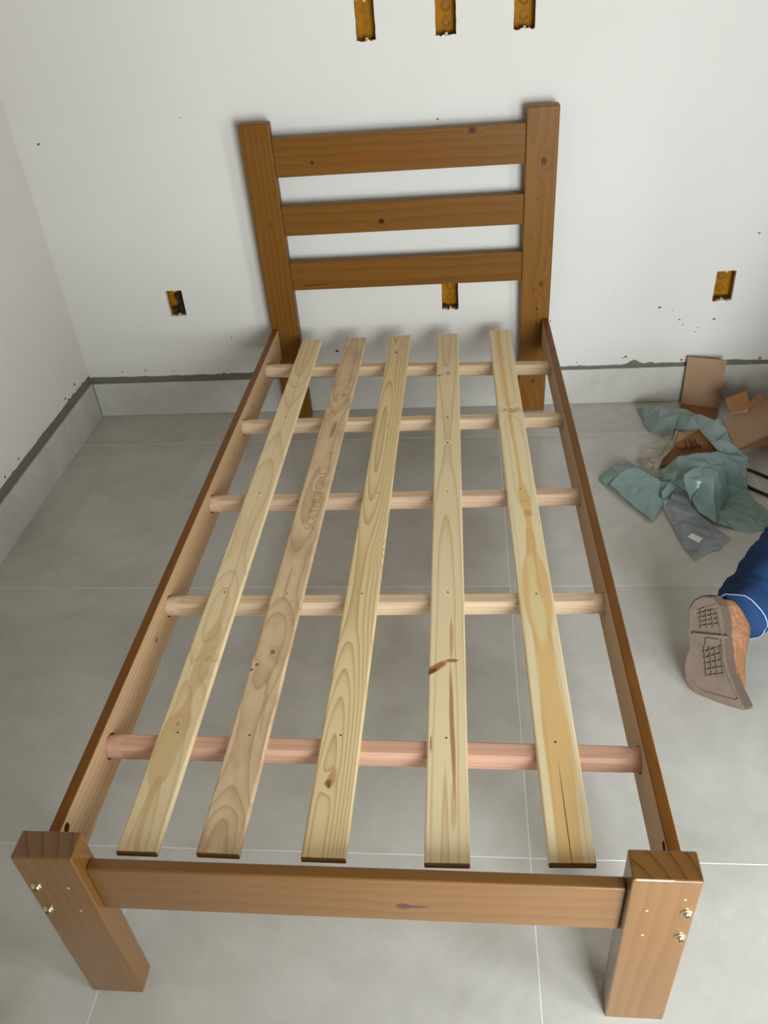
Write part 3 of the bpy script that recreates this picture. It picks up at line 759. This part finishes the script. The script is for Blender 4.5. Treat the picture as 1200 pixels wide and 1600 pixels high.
def top_surface(objs):
    """height of the topmost thing among objs (with their parts) above a floor point"""
    bpy.context.view_layer.update(); dg = bpy.context.evaluated_depsgraph_get()
    V, F = [], []
    for o in [q for b in objs for q in [b] + list(b.children_recursive)]:
        if o.type != 'MESH': continue
        ev = o.evaluated_get(dg); me = ev.to_mesh(); k = len(V)
        V += [o.matrix_world @ v.co for v in me.vertices]; F += [[k + i for i in p.vertices] for p in me.polygons]
        ev.to_mesh_clear()
    tree = BVHTree.FromPolygons(V, F)
    def h(x, y):
        best = -1.0
        for dx, dy in ((0, 0), (.009, 0), (-.009, 0), (0, .009), (0, -.009), (.006, .006), (-.006, -.006), (.006, -.006), (-.006, .006)):
            q = tree.ray_cast(Vector((x + dx, y + dy, 1.0)), Vector((0, 0, -1)))[0]
            if q: best = max(best, q.z)
        return best
    return h
def film(name, outline, inner, mat, amp, seed, label, cat, creases=(), sub=4, zmin=0.0015, over=()):
    """crumpled film: triangulated from outline and fold points, refined and wrinkled"""
    pts = [Vector(p) for p in outline + inner]
    n = len(outline)
    c = sum(pts, Vector()) / len(pts); c.z = 0
    V, Eg, F, ov, *_ = delaunay_2d_cdt([p.xy for p in pts], [(k, (k + 1) % n) for k in range(n)] + [tuple(q) for q in creases], [], 1, 1e-6)
    bm = bmesh.new(); bv = []
    for i, p in enumerate(V):
        src = ov[i][0] if ov[i] else 0
        bv.append(bm.verts.new((p[0], p[1], pts[src].z)))
    for f in F:
        try: bm.faces.new([bv[i] for i in f])
        except ValueError: pass
    for _ in range(sub):
        bmesh.ops.subdivide_edges(bm, edges=bm.edges, cuts=1, use_grid_fill=True)
    for v in bm.verts:
        s = Vector((seed, 0, 0))
        w = noise.noise(v.co * 20 + s) + 1.2 * abs(noise.noise(v.co * 26 + s * 2)) + 0.16 * abs(noise.noise(v.co * 80 + s * 3)) - 0.35
        v.co.z = max(zmin, v.co.z + amp * w)
        v.co.x += amp * 0.5 * noise.noise(v.co * 30 + Vector((0, seed, 3))); v.co.y += amp * 0.5 * noise.noise(v.co * 30 + Vector((7, seed, 0)))
    if over:
        h = top_surface(over)
        for v in bm.verts:
            v.co.z = max(v.co.z, h(v.co.x, v.co.y) + 0.005)
    bmesh.ops.translate(bm, verts=bm.verts, vec=-c)
    bmesh.ops.recalc_face_normals(bm, faces=bm.faces)
    if sum(f.normal.z for f in bm.faces) < 0: bmesh.ops.reverse_faces(bm, faces=bm.faces)
    me = bpy.data.meshes.new(name); bm.to_mesh(me); bm.free()
    o = link_obj(name, me, mat, None, c, None, True)
    me.set_sharp_from_angle(angle=math.radians(14))
    md = o.modifiers.new('thickness', 'SOLIDIFY'); md.thickness = 0.0006; md.offset = 1.0
    return tag(o, label, cat)
f_crk = film('crinkled_film', [(1.1863,1.6233,0.0040), (1.2017,1.6548,0.0080), (1.2441,1.7003,0.0120), (1.3305,1.7526,0.0200), (1.3182,1.6868,0.0300), (1.2993,1.6546,0.0200), (1.2564,1.5987,0.0220), (1.2470,1.5705,0.0120), (1.2215,1.5354,0.0140), (1.2039,1.5748,0.0100)],
     [(1.2111,1.5779,0.0300), (1.2303,1.5629,0.0340), (1.2406,1.6349,0.0200), (1.2861,1.6829,0.0220)], M_BUB, .014, 17.0,
     'small crinkled piece of clear film beside the printed carton', 'plastic film', sub=4, over=[ce])
f_bag = film('plastic_bag', [(1.0561,1.5343,0.0040), (1.0994,1.5773,0.0160), (1.1419,1.6079,0.0240), (1.1809,1.5478,0.0340), (1.2230,1.4561,0.0400), (1.2441,1.4388,0.0500), (1.2754,1.4536,0.0300), (1.2212,1.3873,0.0200), (1.1815,1.3156,0.0030), (1.1666,1.3213,0.0080), (1.1221,1.4013,0.0140), (1.0811,1.4786,0.0160), (1.0642,1.5109,0.0060)],
     [(1.0655,1.4895,0.0340), (1.1134,1.5053,0.0420), (1.1652,1.5286,0.0460), (1.1443,1.4430,0.0300), (1.1916,1.4209,0.0340), (1.2135,1.4106,0.0140), (1.2184,1.4071,0.0380)], M_TEAL, .004, 2.0,
     'folded green plastic bag spread out nearest the bed rail', 'plastic bag', creases=[(13, 14), (14, 15)], over=[f_crk])
fb = film('clear_plastic_bag', [(1.2167,1.3780,0.0080), (1.2428,1.3983,0.0160), (1.2730,1.4349,0.0200), (1.2918,1.4038,0.0220), (1.2970,1.3665,0.0180), (1.3100,1.3286,0.0140), (1.3464,1.2862,0.0060), (1.3763,1.2338,0.0020), (1.3399,1.1907,0.0030), (1.3009,1.1759,0.0050), (1.2586,1.1379,0.0020), (1.2413,1.1913,0.0060), (1.2306,1.2794,0.0100), (1.2217,1.3381,0.0080)],
     [(1.2668,1.3275,0.0260), (1.2820,1.2414,0.0180), (1.2474,1.2705,0.0220), (1.3113,1.2246,0.0100), (1.2727,1.3081,0.0140), (1.2446,1.3594,0.0240)], M_CLEAR, .006, 13.0,
     'clear grey plastic bag with a white sticker in front of the green plastic', 'plastic bag', over=[f_bag])
lab = [Vector(p) - fb.location for p in ((1.2658,1.2275,0.0260), (1.2902,1.2073,0.0240), (1.2757,1.1893,0.0230), (1.2521,1.2144,0.0250))]
sheet_obj('white_sticker', [tuple(p) for p in lab], [(0, 1, 2, 3)], simple('white_paper', lin(236, 236, 238), 0.5), fb, 0.0012)['label'] = 'small white sticker'
f_sheet = film('plastic_sheet', [(1.2241,1.5404,0.0150), (1.2598,1.5514,0.0300), (1.2944,1.5574,0.0450), (1.2942,1.5473,0.0700), (1.3458,1.5450,0.0800), (1.4009,1.5489,0.0800), (1.4479,1.5570,0.0700), (1.4991,1.5697,0.0500), (1.4817,1.4966,0.0300), (1.4668,1.4303,0.0200), (1.4853,1.3854,0.0120), (1.5094,1.3427,0.0060), (1.4917,1.2798,0.0040), (1.4358,1.2570,0.0030), (1.3888,1.2766,0.0040), (1.3487,1.2950,0.0050), (1.3068,1.3277,0.0200), (1.2935,1.3656,0.0400), (1.2818,1.3891,0.0550), (1.2657,1.4335,0.0400), (1.2362,1.4666,0.0200)],
     [(1.3592,1.4049,0.1000), (1.2807,1.3556,0.0850), (1.3211,1.3902,0.0850), (1.3213,1.3094,0.0700), (1.4251,1.4772,0.0120), (1.4113,1.4118,0.0100), (1.3666,1.3444,0.0120), (1.3434,1.3454,0.0850), (1.2752,1.4147,0.0950), (1.3980,1.4729,0.0900), (1.4500,1.4838,0.0500), (1.3334,1.4670,0.0900), (1.3400,1.2929,0.0300), (1.4122,1.3400,0.0200), (1.2610,1.4813,0.0500)], M_TEAL, .007, 5.0,
     'large crumpled green plastic sheet in the middle of the packaging heap', 'plastic sheet', creases=[(21, 23), (23, 22), (21, 28), (28, 24), (25, 26), (26, 27)], over=[f_bag, fb, ce, f_crk])
film('plastic_strip', [(1.2395,1.9419,0.0120), (1.2496,1.9024,0.0400), (1.2894,1.8543,0.0650), (1.3350,1.8276,0.0800), (1.3843,1.7602,0.0950), (1.4224,1.6880,0.1100), (1.4448,1.7120,0.1050), (1.4508,1.6472,0.0950), (1.4546,1.5852,0.0850), (1.4894,1.5469,0.0650), (1.4624,1.5677,0.0650), (1.4143,1.5615,0.0700), (1.3960,1.5959,0.0850), (1.3804,1.6871,0.0900), (1.3421,1.7113,0.0600), (1.3162,1.7334,0.0450), (1.2849,1.7741,0.0200), (1.2576,1.7978,0.0040), (1.2463,1.8345,0.0100)],
     [(1.2845,1.7954,0.0550), (1.3307,1.7653,0.0880), (1.3110,1.7199,0.0700), (1.3590,1.7141,0.1050), (1.3891,1.6343,0.1150), (1.4221,1.5965,0.1000), (1.2721,1.8523,0.0450)], M_TEAL2, .005, 9.0,
     'arched strip of pale green plastic lying closest to the skirting', 'plastic strip', creases=[(20, 21), (20, 22)], over=[f_sheet, ce, f_crk, cp, cb_])
# black strap
bm = bmesh.new()
tube(bm, smooth_path([(1.4835,1.5343,0.0050), (1.4954,1.5583,0.0050), (1.5103,1.5649,0.0050), (1.5545,1.5221,0.0050), (1.6093,1.4606,0.0050), (1.6303,1.4024,0.0050), (1.5992,1.3596,0.0050), (1.5283,1.4300,0.0050), (1.4730,1.4871,0.0050)], 6), 0.0045, 8)
tag(bm_obj('strap', bm, simple('black_webbing', lin(22, 22, 22), 0.6), smooth=True), 'looped black strap on the floor beside the green plastic', 'strap')

# ------------------------------------------------------------------ kneeling person, mostly outside the frame
person = empty('person', (1.2519,0.6348,0.0000))
tag(person, 'person kneeling in blue jeans and worn tan shoe, only the foot in view', 'person')
PL0 = person.location.copy()
def lp(p): return Vector(p) - PL0
SN = Vector((-0.4225,-0.7332,0.5328))
sole_out = [Vector(p) for p in ((1.1734,0.8055,0.1826), (1.1598,0.8055,0.1719), (1.1505,0.7995,0.1561), (1.1465,0.7850,0.1331), (1.1457,0.7648,0.1047), (1.1488,0.7452,0.0801), (1.1415,0.7345,0.0596), (1.1381,0.7225,0.0404), (1.1396,0.7071,0.0204), (1.1444,0.6954,0.0080), (1.1585,0.6804,-0.0013), (1.1773,0.6666,-0.0055), (1.2117,0.6496,-0.0016), (1.2480,0.6322,0.0032),
            (1.2518,0.6343,0.0092), (1.2379,0.6584,0.0313), (1.2246,0.6870,0.0602), (1.2180,0.7064,0.0816), (1.2157,0.7308,0.1133), (1.2128,0.7609,0.1525), (1.2072,0.7801,0.1745), (1.1934,0.7971,0.1869))]
def taupe(name, c1, c2):
    m = Mat(name)
    n = m.noise(m.obj, 26.0, 5.0, 0.65); w = m.noise(m.obj, 140.0, 2.0)
    m.color(m.mix(n, c1, c2)); m.set(Roughness=0.85); m.bump(n + w * 0.4, 0.4, 0.002)
    return m
M_SOLE = taupe('worn_taupe_rubber', lin(118, 100, 84), lin(88, 73, 60))
M_SOLE2 = taupe('sole_side_rubber', lin(86, 70, 56), lin(72, 58, 46))
def leather():
    m = Mat('tan_leather')
    n = m.noise(m.obj, 9.0, 4.0, 0.6); f = m.noise(m.vec(m.x * 60, m.y * 60, m.z * 60), 1.0, 3.0)
    m.color(m.mix((n * 0.8 + f * 0.3 - 0.1).clamp(), lin(158, 108, 70), lin(100, 62, 38))); m.set(Roughness=0.5)
    m.bump(f + n * 3.0, 0.9, 0.006)
    return m
M_LEA = leather()
def denim():
    m = Mat('blue_denim')
    n = m.noise(m.obj, 12.0, 4.0, 0.6); f = m.noise(m.obj, 420.0, 2.0)
    m.color(m.mix((n * 0.7 + f * 0.4 - 0.05).clamp(), lin(18, 36, 66), lin(42, 70, 112))); m.set(Roughness=0.9, Specular_IOR_Level=0.2)
    m.bump(f, 0.3, 0.001)
    return m
M_DEN = denim()
M_SKIN = simple('skin', lin(176, 124, 92), 0.55, Subsurface_Weight=0.05)
# sole: slab with a rim, recessed waist and tread bars
heel = (sole_out[0] + sole_out[-1]) / 2; toe = (sole_out[10] + sole_out[14]) / 2
e1 = (toe - heel).normalized(); e2 = SN.cross(e1).normalized()
if (sole_out[17] - sole_out[6]).dot(e2) < 0: e2 = -e2
cen = sum(sole_out, Vector()) / len(sole_out)
n = len(sole_out)
dense = []
for k in range(n):
    a, b = sole_out[k], sole_out[(k + 1) % n]
    dense += [a, (a + b) / 2]
UPD = (-SN + e2 * 0.95).normalized()
def ring_at(scale, off):
    return [cen + (p - cen) * scale + (SN * off if off > -0.01 else UPD * (-off)) for p in dense]
bm = bmesh.new()
rings = [ring_at(0.30, -.0025), ring_at(0.80, -.0025), ring_at(0.82, 0.0), ring_at(0.975, 0.0), ring_at(1.0, -.003), ring_at(1.0, -.022), ring_at(0.97, -.024)]
R = [[bm.verts.new(lp(p)) for p in r] for r in rings]
for q, (A, B) in enumerate(zip(R, R[1:])):
    for k in range(len(A)):
        f = bm.faces.new((A[k], A[(k + 1) % len(A)], B[(k + 1) % len(A)], B[k])); f.material_index = 1 if q >= 4 else 0
bm.faces.new(R[0][::-1]); bm.faces.new(R[-1])
shoe = bm_obj('shoe_sole', bm, [M_SOLE, M_SOLE2], person); shoe['label'] = 'worn taupe rubber sole facing the camera'
# tread bars
def on_sole(t, s, off=0.0): return heel + e1 * t + e2 * s + SN * off
flen = (toe - heel).length
def bar(a, b, wd, name='tread_bar', hgt=0.0012, base=-0.0026):
    A, B = on_sole(*a), on_sole(*b); d = (B - A).normalized(); s = SN.cross(d).normalized() * wd / 2
    bm = bmesh.new(); vs = []
    for off in (base, hgt):
        for q in (A - s, A + s, B + s, B - s): vs.append(bm.verts.new(lp(q + SN * off)))
    for f in ((0, 1, 2, 3), (4, 5, 6, 7), (0, 1, 5, 4), (1, 2, 6, 5), (2, 3, 7, 6), (3, 0, 4, 7)): bm.faces.new([vs[i] for i in f])
    return bm_obj(name, bm, M_SOLE, shoe)
bar((.082, -.040), (.092, .034), .006, 'heel_breast', .004)
for k in range(5):
    bar((.030 + k * .009, -.024 + k * .001), (.018 + k * .011, .020), .0022)
for k in range(4):
    bar((.030, -.016 + .011 * k), (.072, -.020 + .013 * k), .0018)
for k in range(5): bar((.125 + k * .013, -.022), (.112 + k * .015, .018), .0020)
for k in range(4): bar((.112, -.018 + .011 * k), (.180, -.020 + .012 * k), .0018)
bar((.100, -.014), (.105, .012), .016, 'waist_plate', .0008)
# upper: lofted over the sole from heel to toe, opening at the ankle
def width_at(t):
    lo, hi = 1e9, -1e9
    for k in range(len(dense)):
        a, b = dense[k] - heel, dense[(k + 1) % len(dense)] - heel
        ta, tb = a.dot(e1), b.dot(e1)
        if (ta - t) * (tb - t) <= 0 and abs(ta - tb) > 1e-6:
            s = a.dot(e2) + (b.dot(e2) - a.dot(e2)) * (t - ta) / (tb - ta); lo = min(lo, s); hi = max(hi, s)
    return lo, hi
UPD = (-SN + e2 * 0.95).normalized()
bm = bmesh.new(); rings = []
ts = [0.006, 0.02, 0.045, 0.075, 0.105, 0.135, 0.165, 0.19, flen * 0.93]
hs = [0.075, 0.082, 0.086, 0.088, 0.082, 0.070, 0.056, 0.046, 0.030]
for t, h in zip(ts, hs):
    lo, hi = width_at(t)
    c = (lo + hi) / 2; w = (hi - lo) / 2 * 0.97; ring = []
    for k in range(17):
        a = math.pi * k / 16
        x = math.copysign(abs(math.cos(a)) ** 0.7, math.cos(a)) * w; z = math.sin(a) ** 0.75 * h
        squeeze = 1 - 0.25 * (z / h) ** 2
        p = heel + e1 * (t + 0.012 * (z / h) * (1 if t < 0.03 else 0)) + e2 * (c + x * squeeze) + UPD * (0.020 + z)
        p += e2 * 0.0022 * noise.noise(p * 55) - SN * 0.003 * noise.noise(p * 40 + Vector((5, 0, 0)))
        p.z = max(p.z, 0.003)
        ring.append(bm.verts.new(lp(p)))
    rings.append(ring)
for A, B in zip(rings, rings[1:]):
    for k in range(16): bm.faces.new((A[k], A[k + 1], B[k + 1], B[k]))
for r in (rings[0][::-1], rings[-1]): bm.faces.new(r)
up = bm_obj('shoe_upper', bm, M_LEA, person, smooth=True); up['label'] = 'creased tan leather shoe upper'
md = up.modifiers.new('sub', 'SUBSURF'); md.levels = 1; md.render_levels = 2
ank = heel + e1 * 0.058 + UPD * 0.100
# jeans: shin resting towards the floor, knee down, thigh up to the seat
KNEE = Vector((1.600, 1.210, 0.085)); HIP = Vector((1.740, 0.970, 0.41)); HIP2 = Vector((1.95, 0.90, 0.42))
KNEE2 = Vector((2.08, 1.36, 0.52)); FOOT2 = Vector((2.06, 1.40, 0.10))
WAIST = Vector((1.84, 0.97, 0.50))
def wrinkle_tube(bm, pts, rad, nseg, seed, n=28, amp=0.006):
    path = smooth_path(pts, nseg)
    rr = []
    for i in range(len(path)):
        u = i / (len(path) - 1) * (len(rad) - 1); k = min(int(u), len(rad) - 2); rr.append(rad[k] + (rad[k + 1] - rad[k]) * (u - k))
    rings = tube(bm, path, rr, n)
    for i, ring in enumerate(rings):
        c = path[i]
        for v in ring:
            d = (v.co - c)
            w = noise.noise(Vector((v.co.x * 10, v.co.y * 10, v.co.z * 30)) + Vector((seed, 0, 0))) + 0.5 * noise.noise(v.co * 46 + Vector((0, seed, 0)))
            v.co = c + d * (1 + amp * w / max(rr[i], 0.01))
            v.co.z = max(v.co.z, 0.004)
    return rings
CUFF = ank - UPD * 0.02
bm = bmesh.new()
rg = wrinkle_tube(bm, [CUFF, CUFF + (KNEE - CUFF) * 0.12 + Vector((0, 0, .010)), CUFF + (KNEE - CUFF) * 0.38 + Vector((0, 0, .02)), CUFF + (KNEE - CUFF) * 0.7 + Vector((0, 0, .012)), KNEE],
                  [.060, .068, .074, .078, .080], 16, 3.0, amp=0.015)
cuff_ring = [v.co.copy() for v in rg[0]]
wrinkle_tube(bm, [KNEE, KNEE * 0.5 + HIP * 0.5 + Vector((.01, .04, .03)), HIP], [.080, .092, .115], 10, 7.0)
wrinkle_tube(bm, [HIP, WAIST - Vector((.02, .0, .04)), WAIST], [.12, .165, .165], 6, 8.0)
wrinkle_tube(bm, [HIP2, (HIP2 + KNEE2) / 2 + Vector((0, 0, .02)), KNEE2], [.12, .095, .078], 10, 9.0)
wrinkle_tube(bm, [KNEE2, (KNEE2 + FOOT2) / 2 + Vector((0, .02, 0)), FOOT2], [.078, .068, .056], 10, 11.0)
bmesh.ops.translate(bm, verts=bm.verts, vec=-PL0)
j = bm_obj('jeans', bm, M_DEN, person, smooth=True); j['label'] = 'blue denim jeans with wrinkled cuff'
bm = bmesh.new(); cc = cuff_ring + [cuff_ring[0]]
tube(bm, [lp(p) for p in cc], 0.0011, 6, False)
bm_obj('cuff_hem', bm, simple('frayed_pale_hem', lin(168, 182, 204), 0.9), person, smooth=True)['label'] = 'pale frayed hem'
# rest of the body (outside the frame): shirt, arms, head as one skinned surface
def skinned(name, nodes, edges, mat, parent, sub=2):
    me = bpy.data.meshes.new(name); me.from_pydata([tuple(lp(p)) for p, r in nodes], edges, []); me.update()
    o = link_obj(name, me, mat, parent)
    sk = o.modifiers.new('skin', 'SKIN'); sk.use_smooth_shade = True
    for k, (p, r) in enumerate(nodes):
        d = me.skin_vertices[0].data[k]; d.radius = (r, r); d.use_root = (k == 0)
    o.modifiers.new('sub', 'SUBSURF').levels = sub
    return o
CH = Vector((1.90, 1.08, 0.82)); NK = Vector((1.94, 1.16, 1.02)); HD = Vector((1.97, 1.24, 1.13))
SHR = Vector((1.76, 1.16, 0.92)); SHL = Vector((2.07, 1.02, 0.92)); ELR = Vector((1.78, 1.38, 0.66)); ELL = Vector((2.18, 1.26, 0.70))
HAR = Vector((1.82, 1.60, 0.52)); HAL = Vector((2.02, 1.52, 0.58))
skinned('shirt', [(WAIST, .15), ((WAIST + CH) / 2, .14), (CH, .145), (NK, .062), (SHR, .07), ((SHR + ELR) / 2, .055), (SHL, .07), ((SHL + ELL) / 2, .055)],
        [(0, 1), (1, 2), (2, 3), (2, 4), (4, 5), (2, 6), (6, 7)], simple('dark_shirt_cotton', lin(60, 62, 70), 0.9), person)
body_nodes = [(NK, .055), ((NK + HD) / 2, .058), (HD, .085), (HD + Vector((.03, .06, .05)), .088)]
skinned('body', body_nodes, [(0, 1), (1, 2), (2, 3)], M_SKIN, person)
for S, Eb, Hn in ((SHR, ELR, HAR), (SHL, ELL, HAL)):
    dirv = (Hn - Eb).normalized(); sidev = dirv.cross(Vector((0, 0, 1))).normalized()
    nodes = [((S + Eb) / 2, .045), (Eb, .040), ((Eb + Hn) / 2, .034), (Hn, .026), (Hn + dirv * .06, .030)]
    edges = [(0, 1), (1, 2), (2, 3), (3, 4)]
    for k, (s, ll) in enumerate(((-.026, .062), (-.009, .072), (.009, .068), (.026, .052))):
        nodes += [(Hn + dirv * .09 + sidev * s, .010), (Hn + dirv * (.09 + ll * .6) + sidev * s + Vector((0, 0, -.012)), .009), (Hn + dirv * (.09 + ll * .8) + sidev * s + Vector((0, 0, -.034)), .008)]
        b = 5 + 3 * k; edges += [(4, b), (b, b + 1), (b + 1, b + 2)]
    nodes += [(Hn + dirv * .035 + sidev * -.040 + Vector((0, 0, -.01)), .011), (Hn + dirv * .075 + sidev * -.056 + Vector((0, 0, -.02)), .010)]
    edges += [(3, 17), (17, 18)]
    skinned('arm', nodes, edges, M_SKIN, person)
bm = bmesh.new(); bmesh.ops.create_uvsphere(bm, u_segments=20, v_segments=14, radius=0.098)
bm.transform(Matrix.Translation(lp(HD + Vector((.01, .02, .045)))))
bm_obj('hair', bm, simple('dark_hair', lin(34, 26, 20), 0.7), person, smooth=True)
bm = bmesh.new()
tube(bm, smooth_path([lp(FOOT2 + Vector((0, -.06, -.055))), lp(FOOT2 + Vector((.01, .06, -.055))), lp(FOOT2 + Vector((.03, .19, -.062)))], 6), [.036, .042, .044, .045, .046, .046, .046, .045, .044, .042, .040, .036, .028], 12)
for v in bm.verts: v.co.z = max(v.co.z, 0.002 - PL0.z)
bm_obj('shoe_upper', bm, M_LEA, person, smooth=True)

# ------------------------------------------------------------------ the person taking the photograph, standing behind the camera
photog = empty('person', (0.67, -0.90, 0.0))
tag(photog, 'person standing at the foot of the bed holding up a phone', 'person')
PL0 = photog.location.copy()
Fx, Fy = 0.67, -0.90
pelvis = Vector((Fx, Fy, 0.93))
skinned('trousers', [(pelvis, .15)] + [q for s_ in (-1, 1) for q in ((Vector((Fx + s_ * .10, Fy, .84)), .10), (Vector((Fx + s_ * .11, Fy + .02, .48)), .075), (Vector((Fx + s_ * .12, Fy - .02, .09)), .058))],
        [(0, 1), (1, 2), (2, 3), (0, 4), (4, 5), (5, 6)], simple('dark_trousers', lin(52, 54, 60), 0.9), photog)
neck = Vector((Fx + .02, Fy + .06, 1.43)); chest = Vector((Fx + .01, Fy + .02, 1.24))
arms = [(Vector((Fx + s_ * .19, Fy + .03, 1.36)), Vector((Fx + s_ * .22, Fy + .14, 1.16)), Vector((0.66 + s_ * .075, -.665, 1.40))) for s_ in (-1, 1)]
skinned('shirt', [(pelvis, .145), ((pelvis + chest) / 2, .14), (chest, .155), (neck, .06)] + [q for a in arms for q in ((a[0], .075), ((a[0] + a[1]) / 2, .06))],
        [(0, 1), (1, 2), (2, 3), (2, 4), (4, 5), (2, 6), (6, 7)], simple('plain_shirt', lin(96, 92, 88), 0.9), photog)
skinned('body', [(neck, .055), (neck + Vector((0, .03, .07)), .056), (neck + Vector((0, .04, .14)), .08), (neck + Vector((0, .05, .21)), .085)], [(0, 1), (1, 2), (2, 3)], M_SKIN, photog)
for s_, a in zip((-1, 1), arms):
    hn = a[2]
    nodes = [((a[0] + a[1]) / 2, .046), (a[1], .042), ((a[1] + hn) / 2, .035), (hn, .026), (hn + Vector((0, .02, .045)), .028)]
    edges = [(0, 1), (1, 2), (2, 3), (3, 4)]
    for k in range(4):
        b = len(nodes); p = hn + Vector((s_ * .012, .012, .03 + .017 * k))
        nodes += [(p, .009), (p + Vector((-s_ * .02, -.012, .004)), .0085), (p + Vector((-s_ * .04, -.010, .004)), .008)]
        edges += [(4, b), (b, b + 1), (b + 1, b + 2)]
    b = len(nodes); nodes += [(hn + Vector((-s_ * .01, .0, .03)), .010), (hn + Vector((-s_ * .028, -.012, .05)), .009)]
    edges += [(3, b), (b, b + 1)]
    skinned('arm', nodes, edges, M_SKIN, photog)
bm = bmesh.new(); bmesh.ops.create_uvsphere(bm, u_segments=20, v_segments=14, radius=0.1)
bm.transform(Matrix.Translation(lp(neck + Vector((0, .03, .20)))))
bm_obj('hair', bm, simple('brown_hair', lin(44, 32, 24), 0.7), photog, smooth=True)
for s_ in (-1, 1):
    bm = bmesh.new()
    tube(bm, smooth_path([lp((Fx + s_ * .12, Fy - .07, .045)), lp((Fx + s_ * .125, Fy + .05, .045)), lp((Fx + s_ * .13, Fy + .17, .036))], 5), [.034, .040, .044, .045, .045, .045, .045, .044, .042, .038, .026], 12)
    for v in bm.verts: v.co.z = max(v.co.z, 0.002)
    bm_obj('shoe', bm, simple('grey_shoe', lin(90, 90, 92), 0.7), photog, smooth=True)
ph = empty('phone', (0.6603, -0.632, 1.455)); ph.rotation_euler = cam.rotation_euler
tag(ph, 'phone held up by the person standing at the foot of the bed', 'phone')
box_obj('phone_body', -.036, .036, -.074, .074, .012, .020, simple('phone_black', lin(18, 18, 20), 0.3), ph, 0.003)
box_obj('phone_screen', -.033, .033, -.070, .070, .0198, .0205, simple('phone_glass', lin(10, 10, 12), 0.1), ph, 0.0)
